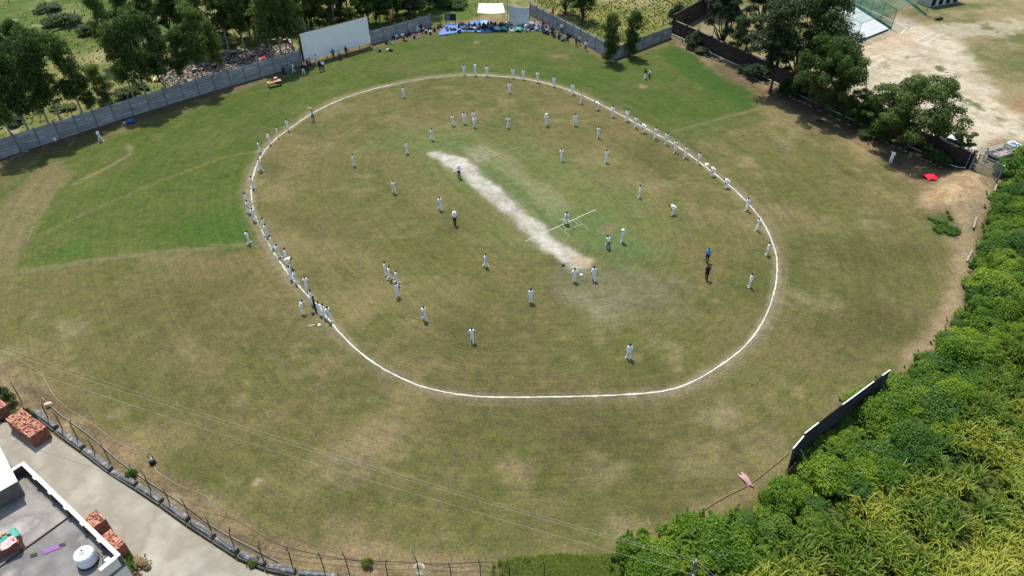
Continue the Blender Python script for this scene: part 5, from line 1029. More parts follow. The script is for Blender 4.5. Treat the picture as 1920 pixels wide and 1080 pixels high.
for i in range(6): c_ = rs_.choice(('navy', 'dark', 'red', 'white', 'grey')); person('spectator in %s along the short precast wall, %s from the sight screen' % ('charcoal' if c_ == 'dark' else c_, ordn(i)), 745 + i * 11 + rs_.uniform(-2, 2), 72 - i * 3.1 + rs_.uniform(-1, 4), rs_.choice(('sit', 'knees', 'sit', 'stand')), 190 + rs_.uniform(-40, 40), c_, rs_.choice(('navy', 'dark', 'black')))
# ================================================================== cricket gear
wood = mat('willow', (.62,.47,.28), (.52,.38,.21), 6, .6)
def bat_thing(label, loc, rot):
    r = thing('cricket_bat', label, 'bat', loc); r.rotation_euler = rot
    MB().prism([(-.052, -.012), (.052, -.012), (.052, .008), (.0, .03), (-.052, .008)], 0, .56).build('blade', wood, r); MB().tube([(0, 0, .55), (0, 0, .86)], .017, 8).build('handle', mat('bat_grip', (.5,.5,.45), (.4,.4,.36), 5), r); return r
h = FIG['bat']['g']; 
def held(per, hand, rot, label, dz=-.7):
    M = Matrix.Translation(per.location) @ Matrix.Rotation(per.rotation_euler.z, 4, 'Z') @ Matrix.Scale(per.scale.x, 4); g_ = FIG[hand[0]]; q = M @ (g_['g'][hand[1]] - Vector((0, 0, g_['low'])))
    b = bat_thing(label, (0, 0, 0), rot); Rm = Euler(rot).to_matrix(); b.location = q - Rm @ Vector((0, 0, .70)); return b
held(batter, ('bat', 'hanR'), (R(60), 0, R(70)), 'wooden bat held out by the batsman at the crease')
held(runner, ('run', 'hanR'), (R(100), 0, R(80)), 'pale bat raised by the running umpire')
o = bat_thing('pale bat dropped on the turf outside the boundary chalk', on(P(590, 609), .03), (R(90), 0, R(-72)))
def wicket(label, u, v):
    d = P(1090, 420) - P(1058, 434); r = thing('wicket', label, 'wicket', on(P(u, v)), math.atan2(d.y, d.x))
    for x in (-.1, 0, .1): MB().tube([(x, 0, -.05), (x, 0, .71)], .02, 7).build('stump', wood, r)
    for x in (-.05, .05): MB().tube([(x - .05, 0, .725), (x + .05, 0, .725)], .013, 6).build('bail', wood, r)
wicket('three wooden stumps with bails on the painted crease behind the batsman', 1074, 427)
def helmet(label, u, v, m, g_=mat('grille', (.3,.3,.3), (.2,.2,.2), 5)):
    r = thing('helmet', label, 'helmet', on(P(u, v)), random.uniform(0, 6)); MB().lathe([(.14, 0), (.155, .06), (.15, .13), (.11, .19), (.03, .22)], 14).build('shell', m, r, True); MB().prism([(-.1, .12), (.1, .12), (.07, .21), (-.07, .21)], .08, .10).build('peak', m, r)
    for z in (.02, .05): MB().tube([(-.12, .10, z), (-.06, .2, z), (.06, .2, z), (.12, .10, z)], .008, 5).build('grille_bar', g_, r)
helmet('white helmet lying beside the dropped bat', 599, 611, white_m); helmet('dark helmet lying by the boundary row', 587, 589, CL['dark']); helmet('white helmet on the turf between two players at the pitch end', 1090, 517, white_m); helmet('dark helmet on the grass at the tan pitch end', 1055.5, 498.5, CL['dark'])
o = MB().lathe([(.21, .0), (.215, .015), (.12, .035), (.11, .09), (.07, .12), (.02, .125)], 14).build('white_hat', white_m, None, True); o.location = on(P(1325.5, 308), .01); tag(o, 'white sun hat lying on the grass outside the boundary row', 'hat'); o.scale = (1.3, 1.3, 1.1)
# ================================================================== spectators' corner
def sheet_mesh(corner, n=(20, 8), fn=None):
    V_ = []; a, b, c_, d = [Vector(q) for q in corner]
    for j in range(n[1] + 1):
        for i in range(n[0] + 1):
            s, t = i / n[0], j / n[1]; p = a.lerp(b, s).lerp(d.lerp(c_, s), t); V_.append(fn(p, s, t) if fn else p)
    F_ = [(j*(n[0]+1)+i, j*(n[0]+1)+i+1, (j+1)*(n[0]+1)+i+1, (j+1)*(n[0]+1)+i) for j in range(n[1]) for i in range(n[0])]
    return MB().add(V_, F_)
def thicken(o, t=.012): m = o.modifiers.new('thick', 'SOLIDIFY'); m.thickness = t; m.offset = 0; return o
def rumple(amp, seed):
    r = random.Random(seed); ph = [(r.uniform(.8, 4), r.uniform(.8, 4), r.uniform(0, 6)) for _ in range(7)]
    return lambda x, y: amp * sum(abs(math.sin(a * x + b * y + c_)) for a, b, c_ in ph) / 7
blue_tarp = mat('tarp_blue', (.050,.125,.33), (.09,.21,.46), 1.5, .6, .3, c3=(.03,.08,.23))
def ground_sheet(name, label, px, m, amp, seed):
    q = PP(px); rf = rumple(amp, seed); o0 = on(q[0])
    mb = sheet_mesh(q, (40, 14), lambda p, s, t: Vector((p.x + random.uniform(-.06, .06) + .5 * math.sin(7 * t) * (s - .5), p.y + random.uniform(-.06, .06) + .9 * math.sin(9 * s + 1) * (t - .5) - .6 * math.sin(4 * s) * (t - .3), gz(p.x, p.y) + .03 + rf(p.x, p.y) * (.3 + .7 * min(1, 4 * t * (1 - t) + .2)))) - o0)
    o = mb.build(name, m, None, True); o.location = o0; thicken(o, .015); return tag(o, label, 'ground sheet')
ground_sheet('ground_sheet', 'rumpled bright blue plastic sheet spread on the grass for the spectators', [(823,66),(938,58),(914,38),(836,47)], blue_tarp, .28, 2)
ground_sheet('ground_sheet', 'dirty pale sheet spread beside the blue one under the hanging cloth', [(958,59),(1012,57),(1000,42),(945,42)], mat('tarp_grey', (.26,.27,.29), (.17,.175,.19), 2, .7, .2), .2, 4)
ground_sheet('ground_sheet', 'small grey sheet near the foot of the sloping precast wall', [(1010,58),(1036,66),(1030,50),(1005,45)], mat('tarp_dark', (.06,.065,.085), (.10,.10,.12), 2, .7, .2), .2, 6)
steelp = mat('pole_rust', (.06,.04,.035), (.1,.07,.055), 6, .7)
def canopy():
    a, b = on(P(896, 57)), on(P(947, 57)); c_, d = on(P(943, 45)), on(P(899, 45)); o0 = a.copy(); root = thing('cloth_canopy', 'bright white cloth canopy stretched over four poles above the blue sheet', 'canopy', o0)
    top = [p - o0 + Vector((0, 0, h)) for p, h in ((a, 3.1), (b, 3.1), (c_, 3.75), (d, 3.75))]
    mb = sheet_mesh(top, (18, 10), lambda p, s, t: p - Vector((0, 0, .28 * math.sin(math.pi * s) * math.sin(math.pi * t) + .10 * math.sin(math.pi * s)))); thicken(mb.build('cloth', mat('canopy_white', (.82,.82,.81), (.78,.78,.77), 3, .8), root, True))
    for p, q in zip((a, b, c_, d), top): MB().tube([p - o0 - Vector((0, 0, .1)), q + Vector((0, 0, .06))], .035, 6).build('pole', steelp, root)
canopy()
def hanging():
    a, b = on(P(953, 49)), on(P(992, 52)); o0 = a.copy(); root = thing('hanging_sheet', 'large grey white cloth hung as a backdrop beside the canopy', 'cloth', o0); e = b - a
    q = [Vector((.35, 0, .35)), e - Vector((.1, 0, 0)) + Vector((0, 0, .25)), e + Vector((0, .1, 3.6)), Vector((-.1, .1, 3.8))]; rf = rumple(.16, 9)
    mb = sheet_mesh(q, (24, 20), lambda p, s, t: p + Vector((0, -.5 * (1 - t) ** 2 + rf(p.x * 1.5, p.z * 1.1) - .05, -.30 * math.sin(math.pi * s) * t))); thicken(mb.build('cloth', mat('backdrop_cloth', (.60,.62,.63), (.52,.54,.56), 2, .85, .2), root, True))
    MB().bar((0, .12, 1.9), e + Vector((0, .12, 1.75)), .04).build('rail', steelp, root)
    for p, h in ((Vector((-.15, .15, 0)), 3.95), (e + Vector((.05, .15, 0)), 3.7)): MB().tube([p - Vector((0, 0, .1)), p + Vector((0, 0, h))], .04, 6).build('pole', steelp, root)
hanging()
def scoreboard():
    p = on(P(845, 46)); root = thing('scoreboard', 'small black scoreboard with a pale panel on legs behind the blue sheet', 'scoreboard', p, R(-4)); dk = mat('board_black', (.012,.013,.016), (.02,.02,.024), 4, .5)
    MB().box((0, 0, 1.35), (2.1, .08, 1.25)).build('board', dk, root); MB().box((-.5, -.055, 1.38), (.78, .02, .95)).build('pale_panel', mat('board_grey', (.10,.12,.155), (.15,.17,.21), 5), root); MB().box((.45, -.05, 1.38), (.85, .012, .95)).build('dark_panel', mat('board_dark2', (.03,.032,.04), (.02,.02,.025), 4), root)
    for i in range(6): MB().box((-.72 + (i % 2) * .36, -.07, 1.68 - (i // 2) * .28), (.26, .008, .10)).build('number_plate', mat('plate_grey', (.22,.25,.29), (.16,.18,.22), 9), root)
    for x in (-.85, .85): MB().bar((x, 0, -.05), (x, 0, 1.95), .07).build('leg', dk, root); MB().bar((x, .02, 1.2), (x, .6, .0), .05).build('brace', dk, root)
scoreboard()
def flag(label, u, v, h):
    p = on(P(u, v)); root = thing('flag', label, 'flag', p); MB().tube([(0, 0, -.2), (0, 0, h)], .03, 6).build('pole', steelp, root)
    mb = sheet_mesh([(0, 0, h - 1.7), (-.42, -.05, h - 1.3), (-.3, -.1, h - .25), (0, 0, h - .05)], (8, 10), lambda p, s, t: p + Vector((0, .10 * math.sin(5 * t + 3 * s) * s, 0))); thicken(mb.build('cloth', mat('flag_orange', (.70,.12,.04), (.55,.08,.035), 4, .8), root, True))
flag('orange red flag on a pole beside the short precast wall', 738, 68, 4.4); flag('orange red flag on a pole at the sloping precast wall', 1037, 56, 4.2)
def heap(name, label, cat, u, v, sx, sy, hh, m, seed, rz=0):
    n = 14; rf = rumple(hh, seed); mb = MB(); vs = []
    for j in range(n + 1):
        for i in range(n + 1):
            x, y = (i / n - .5) * 2, (j / n - .5) * 2; q = max(0, 1 - (x * x + y * y) * .62); vs.append((x * sx * (1 + .2 * math.sin(3 * y)), y * sy * (1 + .2 * math.sin(4 * x)), .02 + q * (hh * .5 + rf(x * 3, y * 3))))
    mb.add(vs, [(j*(n+1)+i, j*(n+1)+i+1, (j+1)*(n+1)+i+1, (j+1)*(n+1)+i) for j in range(n) for i in range(n)]); o = mb.build(name, m, None, True); o.location = on(P(u, v)); o.rotation_euler = (0, 0, rz); thicken(o, .02); return tag(o, label, cat)
def heap_(*a): o = heap(*a); o.location.z += .16; return o
def bag_mesh(L, W_, H_):
    mb = MB(); n = 7; vs = []; k = 10
    for i in range(n):
        t = i / (n - 1); f_ = (.72 + .28 * math.sin(math.pi * t)) ; x = (t - .5) * L
        for j in range(k): a = 2 * math.pi * j / k; vs.append((x, math.copysign(abs(math.cos(a)) ** .6, math.cos(a)) * W_ / 2 * f_, H_ / 2 + math.copysign(abs(math.sin(a)) ** .6, math.sin(a)) * H_ / 2 * f_ * (1 if math.sin(a) > 0 else 1 / max(f_, .01))))
    fs = [(i*k+j, i*k+(j+1)%k, (i+1)*k+(j+1)%k, (i+1)*k+j) for i in range(n-1) for j in range(k)] + [tuple(range(k))[::-1], tuple(range((n-1)*k, n*k))]
    return mb.add(vs, fs).mesh('bag_body', [CL['dark']], True)
BAGM = [bag_mesh(.85, .36, .36), bag_mesh(.5, .36, .45), bag_mesh(1.1, .4, .38)]
HND = MB().tube([(-.14, 0, .33), (-.12, 0, .45), (.12, 0, .45), (.14, 0, .33)], .014, 5).mesh('handle', [CL['black']], True)
def bag(label, u, v, m, k=0, group=None, z=.16, rz=None):
    r = thing('kit_bag', label, 'bag', on(P(u, v), z), rz if rz is not None else random.uniform(0, 3), group); inst('bag_body', BAGM[k], r, m=m); inst('handle', HND, r); return r
rb = random.Random(8)
for i in range(78):
    t = rb.random(); u = 838 + t * 200; v = 58 - 8 * math.sin(min(1, t * 1.3) * 1.6) + rb.uniform(-5, 6) + max(0, t - .75) * 40
    if u < 885 and rb.random() < .7: continue
    c_ = rb.choice(('dark', 'black', 'navy', 'black', 'dark', 'grey', 'maroon')); k_ = rb.randrange(3); bag('%s %s kit bag dumped %s' % (('charcoal' if c_ == 'dark' else c_), ('medium', 'short', 'long')[k_], 'on the blue sheet' if u < 948 else 'before the hanging sheet' if u < 1000 else 'at the sloping wall foot'), u, v, CL[c_], k_, 'kit bags on the ground sheets', .18 if u < 1000 else .10)
for i in range(16):
    u = 868 + i * 9.5 + rb.uniform(-5, 5); v = 54 + rb.uniform(-9, 5); c_ = rb.choice(('navy', 'black', 'dark', 'dark', 'maroon', 'grey', 'teal', 'pale'))
    q = heap_('clothes_heap', '%s heap of clothes on the ground sheets, %s from the scoreboard side' % ('charcoal' if c_ == 'dark' else c_, ordn(i)), 'clothes', u, v, rb.uniform(.4, .9), rb.uniform(.4, .9), rb.uniform(.25, .5), CL[c_], i); q['group'] = 'heaps of clothes on the ground sheets'
bag('black kit bag on the blue sheet near its corner', 838, 56, CL['black'], 0); bag('navy kit bag on the blue sheet beside the black one', 845, 58, CL['navy'], 1); bag('red and white bag lying at the corner of the blue sheet', 837.5, 66.5, mat('bag_red', (.62,.06,.05), (.75,.55,.5), 9), 1, None, .02); bag('pale aqua bag at the front edge of the blue sheet', 890, 56.5, mat('bag_aqua', (.30,.62,.60), (.45,.7,.68), 5), 1, None, .1)
bag('white pads bundle beside the dark bag on the shaded grass', 727, 95, mat('pads_white', (.6,.6,.6), (.2,.2,.2), 7), 0, None, 0); bag('dark bag on the shaded grass near the lounging spectators', 733, 96, CL['black'], 0, None, 0); bag('round blue bag on the shaded grass before the sight screen', 712, 97, CL['blue'], 1, None, 0)
bag('white bundle at the foot of the long plank wall', 103, 264, CL['white'], 1, None, 0); bag('dark bag under the trees by the dark brick wall', 1536, 228, CL['dark'], 0, None, 0); bag('black bag leaning at the wall near the orange flag', 1028, 64, CL['black'], 2, None, 0); bag('dark bag at the sloping wall behind the sitting boys', 1068, 70, CL['black'], 1, None, 0)
def table():
    a, b = P(505, 166), P(530, 160); d = b - a; root = thing('wooden_table', 'pale wooden table with bottles in the shade before the plank wall', 'table', on(a), math.atan2(d.y, d.x)); L = d.length; tw = mat('table_wood', (.48,.33,.22), (.40,.27,.17), 5)
    for j in range(4): MB().box((L/2, .10 + j * .2, .76), (L, .19, .04), ch=.006).build('board', tw, root)
    for x in (.12, L - .12):
        for y in (.1, .7): MB().bar((x, y, -.03), (x, y, .735), .06).build('leg', iron, root)
    MB().bar((.12, .1, .68), (L - .12, .1, .68), .05).bar((.12, .7, .68), (L - .12, .7, .68), .05).build('apron', iron, root)
    o0 = root.location; T = Matrix.Translation(o0) @ Matrix.Rotation(root.rotation_euler.z, 4, 'Z')
    for i, (x, y, c_, l) in enumerate(((.5, .5, (.72,.45,.03), 'yellow plastic jerrycan on the wooden table'), (.85, .55, (.5,.03,.03), 'red plastic jerrycan beside the yellow one on the table'), (1.1, .5, (.45,.03,.04), 'red plastic jerrycan in the middle of the table'), (1.5, .6, (.5,.12,.16), 'pinkish plastic jerrycan at the table end'))):
        r = thing('jerrycan', l, 'jerrycan', T @ Vector((x, y, .782)), i); m = mat('plastic_%d' % i, c_, None, 5, .5); MB().box((0, 0, .17), (.24, .17, .34), ch=.03).build('body', m, r); MB().tube([(-.07, 0, .33), (-.05, 0, .40), (.05, 0, .40), (.08, 0, .33)], .016, 6).build('handle', m, r); MB().lathe([(.03, .32), (.03, .38), (.005, .385)], 8, (.09, 0, 0)).build('cap', CL['dark'], r)
    r = thing('water_cooler', 'dark water cooler with white lid behind the wooden table', 'cooler', on(P(519, 155)), .3); MB().lathe([(.24, 0), (.26, .1), (.27, .7), (.25, .74), (.02, .74)], 16).build('body', CL['navy'], r); MB().lathe([(.28, .745), (.285, .8), (.2, .87), (.02, .89)], 16).build('lid', CL['white'], r)
table()
def barrel():
    root = thing('plastic_barrel', 'bright blue plastic barrel lying on its side by the plank wall', 'barrel', on(P(245, 231), .30), R(25)); m = mat('barrel_blue', (.02,.10,.50), (.015,.07,.38), 4, .4)
    M = Matrix.Rotation(R(90), 4, 'Y'); o = MB().lathe([(.24, -.45), (.28, -.43), (.29, -.2), (.30, -.18), (.29, -.16), (.29, .16), (.30, .18), (.29, .2), (.28, .43), (.24, .45)], 18).build('drum', m, root); o.matrix_local = M
    o = MB().lathe([(.25, .452), (.255, .475), (.02, .478)], 16).build('lid', mat('barrel_lid', (.02,.06,.3), None, 4, .4), root); o.matrix_local = M
barrel()
o = thing('leaning_slab', 'loose concrete slab leaning on the plank wall near its open end', 'slab', on(P(48, 284)), R(25)); MB().box((0, 0, .55), (.75, .07, 1.15), M=Matrix.Rotation(R(-16), 4, 'X')).build('slab', conc_post, o); MB().box((-.1, .05, .3), (.5, .05, .3), M=Matrix.Rotation(R(-16), 4, 'X')).build('patch', conc, o)
o = MB().tube([on(P(20, 300), .05), on(P(33, 293), .06), on(P(45, 289), .05)], .05, 6).build('stick', bark_pale); tag(o, 'pale stick lying in the shade by the plank wall', 'stick')

# ================================================================== ruin and rubble behind the plank wall
rub_m = [mat('rubble_pink', (.26,.17,.13), (.17,.115,.09), 6), mat('rubble_grey', (.30,.28,.26), (.2,.18,.165), 6), mat('rubble_pale', (.48,.44,.38), (.36,.32,.27), 6), mat('rubble_dark', (.09,.065,.05), (.06,.045,.04), 6)]
r = random.Random(12); mb = MB(); rp = scatter([(298,150),(330,168),(400,148),(470,126),(550,98),(545,80),(470,92),(400,108),(330,128)], 14000, 61)
for x, y, z in rp[:4200]:
    s = r.uniform(.06, .26); mb.box((x, y, s * .3), (s * r.uniform(.8, 2), s, s * r.uniform(.4, .9)), mi=r.choice((0, 0, 1, 2, 3, 3)), M=Euler((r.uniform(-.5, .5), r.uniform(-.5, .5), r.uniform(0, 3))).to_matrix().to_4x4())
stuff(mb.build('brick_rubble', rub_m), 'pinkish brick rubble strewn inside the ruin behind the plank wall', 'rubble')
def ruin(label, px, h, seed):
    pts = PP(px); root = thing('ruined_wall', label, 'wall', on(pts[0])); o0 = root.location; r = random.Random(seed)
    for a, b in zip(pts[:-1], pts[1:]):
        d = b - a; n = max(1, int(d.length / .9))
        for i in range(n):
            c_ = a.lerp(b, (i + .5) / n); hh = h * r.uniform(.5, 1.1); o = MB().box((0, 0, hh / 2 - .05), (d.length / n - .02, .3, hh), ch=.03).build('wall_piece', rub_m[r.choice((0, 0, 3, 1))], root); o.location = on(c_) - o0; o.rotation_euler = (0, 0, math.atan2(d.y, d.x))
            if r.random() < .6: q = MB().box((0, 0, hh - .02), (d.length / n * r.uniform(.3, .9), .34, .09)).build('cap_piece', rub_m[2], root); q.location = o.location; q.rotation_euler = o.rotation_euler
ruin('broken brick wall of the ruin along its far side', [(292,140),(345,124),(400,110),(465,98)], .9, 1); ruin('broken inner brick wall crossing the rubble', [(360,138),(420,122),(480,108)], .6, 2); ruin('broken brick wall end of the ruin by the white sheet', [(286,128),(300,148),(310,164)], 1.1, 3); ruin('broken dark brick wall of the ruin near the sight screen', [(488,108),(500,88),(540,80),(552,94)], 1.2, 4)
o = MB().box((0, 0, .6), (.9, .06, 1.2), M=Matrix.Rotation(R(-50), 4, 'X')).build('fallen_board', mat('board_yellow', (.65,.50,.22), (.70,.68,.62), 2)); o.location = on(P(294, 152)); o.rotation_euler = (0, 0, R(-65)); tag(o, 'white and yellow board fallen at the end of the ruin', 'board')
flat_cloth('red_cloth', 'small red cloth lying on the ruin by the sight screen', 'cloth', [(489,108),(497,105),(499,110),(491,112)], .5, CL['red'], .05)

# ================================================================== red cloth heap and things by the gate
heap('red_cloth', 'bright red cloth heap at the foot of the wall near the gate', 'cloth', 1745, 335, .85, .8, .4, mat('cloth_bright_red', (.62,.015,.035), (.45,.01,.03), 4, .8), 3)
heap('cloth_bundle', 'pink and white patterned cloth lying bunched on the turf by the thicket', 'cloth', 1399, 901, .24, .62, .2, mat('cloth_patterned', (.22,.05,.06), (.42,.28,.27), 11, .9, .2, c3=(.26,.07,.08)), 8, R(22))
o = bag('orange and white plastic bag lying on the bank by the fence', 93, 763, mat('bag_orange', (.72,.36,.22), (.80,.68,.60), 8), 1, None, 0)
def pump():
    p = on(P(287, 869)); root = thing('water_pump', 'small dark pump with grey top and black handle on the bank', 'pump', p, R(15)); dk = CL['black']
    MB().lathe([(.20, 0), (.23, .05), (.22, .30), (.16, .36), (.02, .37)], 16).build('housing', dk, root); MB().lathe([(.15, .36), (.17, .40), (.15, .50), (.08, .55), (.02, .56)], 14).build('motor', mat('motor_grey', (.30,.29,.31), (.2,.2,.21), 6, .5), root)
    MB().tube([(-.13, .02, .45), (-.15, .06, .80), (-.07, .10, .98), (.07, .10, .98), (.15, .06, .80), (.13, .02, .45)], .03, 7).build('handle', dk, root, True)
    for i in range(3): a = i * 2.1; MB().bar((.12 * math.cos(a), .12 * math.sin(a), .12), (.30 * math.cos(a), .30 * math.sin(a), 0), .045).build('foot', dk, root)
pump()
def hose(label, px, r_, m, nm='hose'):
    pts = [on(p, r_ + .012) for p in catmull(PP(px), 10)]; return tag(MB().tube(pts, r_, 6).build(nm, m, None, True), label, 'hose')
hm = mat('hose_tan', (.42,.37,.26), (.32,.27,.19), 2, .7)
hose('long pale hose winding from the brown bank past the dark pump', [(-20,648),(30,672),(72,697),(84,712),(104,745),(135,772),(165,790),(230,835),(283,855),(292,880),(312,897),(345,915),(385,930),(398,942)], .016, hm)
hose('brown hose lying along the bank from the fence to the thicket', [(402,965),(440,975),(475,995),(520,1020),(560,1032),(640,1048),(760,1055),(830,1058),(900,1054),(960,1055),(1020,1050),(1060,1052),(1100,1052),(1125,1042),(1165,1036)], .022, mat('hose_brown', (.20,.13,.07), (.14,.09,.05), 2, .7))
hose('dragged pipe lying on the turf edge beside the thicket', [(1300,972),(1330,950),(1360,932),(1400,912),(1430,890),(1480,850)], .04, mat('hose_brown2', (.22,.16,.09), (.15,.10,.06), 2, .7), 'pipe')
def coil():
    p = P(786, 1066, .9); root = thing('hose_coil', 'cream coiled hose hanging on a fence post', 'hose', p, 0); root.rotation_euler = (R(48), 0, 0); m = mat('hose_cream', (.66,.60,.48), (.55,.49,.38), 3, .7)
    pts = [(.36 * (1 - .05 * (i % 24) / 24 - .09 * (i // 24 % 4)) * math.cos(i * math.pi / 12), .36 * (1 - .05 * (i % 24) / 24 - .09 * (i // 24 % 4)) * math.sin(i * math.pi / 12), .045 * (i // 96)) for i in range(190)]
    MB().tube(pts, .026, 6).build('coil', m, root, True); MB().bar((.05, .34, .06), (.0, .36, -.2), .03).build('tie', hm, root)
coil()
for i, (a, b, l) in enumerate((((1826,418),(1820,438),'pale concrete piece on the dirt edge closer to the gate'), ((1822,472),(1812,492),'pale concrete piece on the dirt edge further down the thicket'), ((1864,356),(1860,368),'small pale kerb piece below the gate pillar'))):
    q0, q1 = on(P(*a)), on(P(*b)); o = MB().box((0, 0, .1), ((q1 - q0).length, .2, .22), ch=.03).build('concrete_piece', mat('kerb_pale', (.30,.275,.235), (.22,.20,.165), 4, .9, .3)); o.location = (q0 + q1) / 2; d = q1 - q0; o.rotation_euler = (0, 0, math.atan2(d.y, d.x)); tag(o, l, 'kerb piece')

# ================================================================== vehicles by the gate
tyre = mat('tyre', (.015,.015,.015), (.025,.025,.025), 8, .9); glass = mat('dark_glass', (.02,.025,.03), (.03,.035,.04), 3, .1); rim_m = mat('rim', (.35,.35,.36), (.25,.25,.26), 5, .4, metal=.6)
def wheel(root, x, y, r_=.30, w_=.18):
    o = MB().lathe([(r_ * .6, -w_/2), (r_ * .95, -w_/2), (r_, -w_/2 + .03), (r_, w_/2 - .03), (r_ * .95, w_/2), (r_ * .6, w_/2)], 18).build('wheel', tyre, root); o.location = (x, y, r_); o.rotation_euler = (R(90), 0, 0)
    MB().lathe([(r_ * .58, -w_/2 - .005), (r_ * .55, w_/2 + .005), (.02, w_/2 + .01)], 14).build('rim', rim_m, o)
def pickup():
    rear, front_ = P(1855, 302), P(1906, 288); d = front_ - rear; root = thing('pickup_truck', 'small white pickup with empty railed bed parked behind the gate', 'pickup', on(rear), math.atan2(d.y, d.x)); wp_ = mat('truck_white', (.66,.66,.64), (.52,.50,.46), 3, .5)
    L = d.length * .98; W_ = 1.6; bl = L * .62
    MB().box((L/2, 0, .48), (L - .1, .9, .16)).build('chassis', iron, root); MB().box((bl/2, 0, .68), (bl, W_ - .06, .08)).build('bed_floor', mat('bed_floor', (.30,.22,.19), (.22,.18,.15), 3), root)
    for y, nm in ((-W_/2, 'side_panel'), (W_/2, 'side_panel')): MB().box((bl/2, y, .86), (bl, .05, .34)).build(nm, wp_, root)
    MB().box((.03, 0, .86), (.05, W_ - .06, .34)).build('tailgate', wp_, root); MB().box((bl - .03, 0, .95), (.05, W_ - .06, .5)).build('bulkhead', wp_, root)
    for y in (-W_/2, W_/2):
        for z in (1.2, 1.45): MB().bar((0.03, y, z), (bl, y, z), .05).build('rail', wp_, root)
        for x in (.05, bl * .33, bl * .66, bl - .05): MB().bar((x, y, 1.03), (x, y, 1.44), .045).build('stake', wp_, root)
    for x in (.05, bl * .5): MB().bar((x, -W_/2, 1.47), (x, W_/2, 1.47), .05).build('rail', wp_, root)
    cab = [(bl + .04, .5), (L, .5), (L + .02, .85), (L - .28, 1.02), (L - .55, 1.62), (bl + .1, 1.66), (bl + .04, 1.5)]
    mb = MB(); k = len(cab); mb.add([(x, -W_/2 + .03, z) for x, z in cab] + [(x, W_/2 - .03, z) for x, z in cab], [tuple(range(k)), tuple(reversed(range(k, 2*k)))] + [(i, k+i, k+(i+1)%k, (i+1)%k)[::1] for i in range(k)]); mb.build('cab', wp_, root)
    MB().add([(L - .265, -.62, 1.05), (L - .265, .62, 1.05), (L - .535, .58, 1.58), (L - .535, -.58, 1.58)], [(0, 1, 2, 3)]).build('windscreen', glass, root)
    for s in (-1, 1): MB().box((bl + .45, s * (W_/2 - .02), 1.32), (.5, .02, .34)).build('side_window', glass, root); MB().box((L + .02, s * .55, .78), (.04, .22, .14)).build('headlight', mat('lamp_glass', (.6,.6,.58), None, 5, .2), root); wheel(root, .7, s * .68); wheel(root, L - .55, s * .68)
    MB().box((bl + .5, 0, 1.69), (.5, 1.0, .03)).build('blue_roof_tarp', blue_tarp, root)
pickup()
def car():
    a, b = P(1762, 279), P(1808, 294); d = b - a; root = thing('parked_car', 'white car parked behind the brick wall under the shrubby tree', 'car', on((a + b) / 2 + Vector((.6, 1.4, 0))), math.atan2(d.y, d.x)); m = mat('car_white', (.72,.73,.73), (.68,.69,.69), 3, .3)
    prof = [(-1.85, .28), (1.85, .28), (1.88, .62), (1.75, .80), (1.05, .92), (.55, 1.42), (-.75, 1.46), (-1.55, 1.0), (-1.88, .92)]; k = len(prof); vs = []
    for y, f_ in ((-.8, 0), (.8, 0)): vs += [(x, y * (.86 if z > 1.2 else 1), z) for x, z in prof]
    MB().add(vs, [tuple(range(k)), tuple(reversed(range(k, 2*k)))] + [(i, k+i, k+(i+1)%k, (i+1)%k) for i in range(k)]).build('body', m, root)
    MB().add([(1.02, -.66, .955), (1.02, .66, .955), (.58, .60, 1.41), (.58, -.60, 1.41)], [(0, 1, 2, 3)]).build('windscreen', glass, root); MB().add([(-1.51, -.6, 1.03), (-1.51, .6, 1.03), (-.79, .58, 1.455), (-.79, -.58, 1.455)], [(3, 2, 1, 0)]).build('rear_window', glass, root)
    for s in (-1, 1):
        for x0, x1 in ((-.75, -.1), (-.02, .6)): MB().box(((x0 + x1)/2, s * .76, 1.15), (x1 - x0, .03, .3)).build('side_window', glass, root)
        wheel(root, -1.15, s * .74, .3); wheel(root, 1.2, s * .74, .3); MB().box((1.86, s * .55, .66), (.05, .3, .12)).build('headlight', mat('lamp_glass', (.6,.6,.58), None, 5, .2), root)
car()
def motorcycle():
    p = P(1819, 321); root = thing('motorcycle', 'black motorcycle standing in the gap of the gate', 'motorcycle', on(p), R(65)); 
    wheel(root, -.62, 0, .29, .1); wheel(root, .62, 0, .29, .1)
    MB().tube([(-.62, 0, .3), (-.2, 0, .45), (.3, 0, .75), (.45, 0, .9)], .05, 7).build('frame', CL['black'], root); MB().box((-.02, 0, .42), (.4, .24, .3), ch=.05).build('engine', rim_m, root); MB().box((.18, 0, .78), (.45, .26, .2), ch=.06).build('tank', CL['dark'], root); MB().box((-.38, 0, .78), (.65, .24, .1), ch=.04).build('seat', CL['black'], root)
    MB().tube([(.62, 0, .3), (.45, 0, .95)], .035, 6).build('fork', rim_m, root); MB().tube([(.35, -.35, 1.02), (.45, -.1, .98), (.45, .1, .98), (.35, .35, 1.02)], .02, 6).build('handlebar', CL['black'], root); MB().lathe([(.09, 0), (.09, .06), (.02, .09)], 10, (.55, 0, .82)).build('headlight', rim_m, root); MB().bar((0, .05, .3), (-.1, .3, 0), .03).build('side_stand', CL['black'], root)
motorcycle()
def twin_lamp():
    root = thing('twin_lamp', 'dark twin lamp on a thin pole beyond the brick wall', 'lamp', on(P(1791, 272)), R(30)); MB().tube([(0, 0, -.1), (.05, 0, 2.2)], .025, 6).build('pole', iron, root); MB().bar((-.22, 0, 2.2), (.26, 0, 2.3), .03).build('arm', iron, root)
    for x, z in ((-.18, 2.26), (.22, 2.38)): MB().box((x, 0, z), (.26, .18, .28), ch=.04).build('lamp_head', CL['black'], root)
twin_lamp()

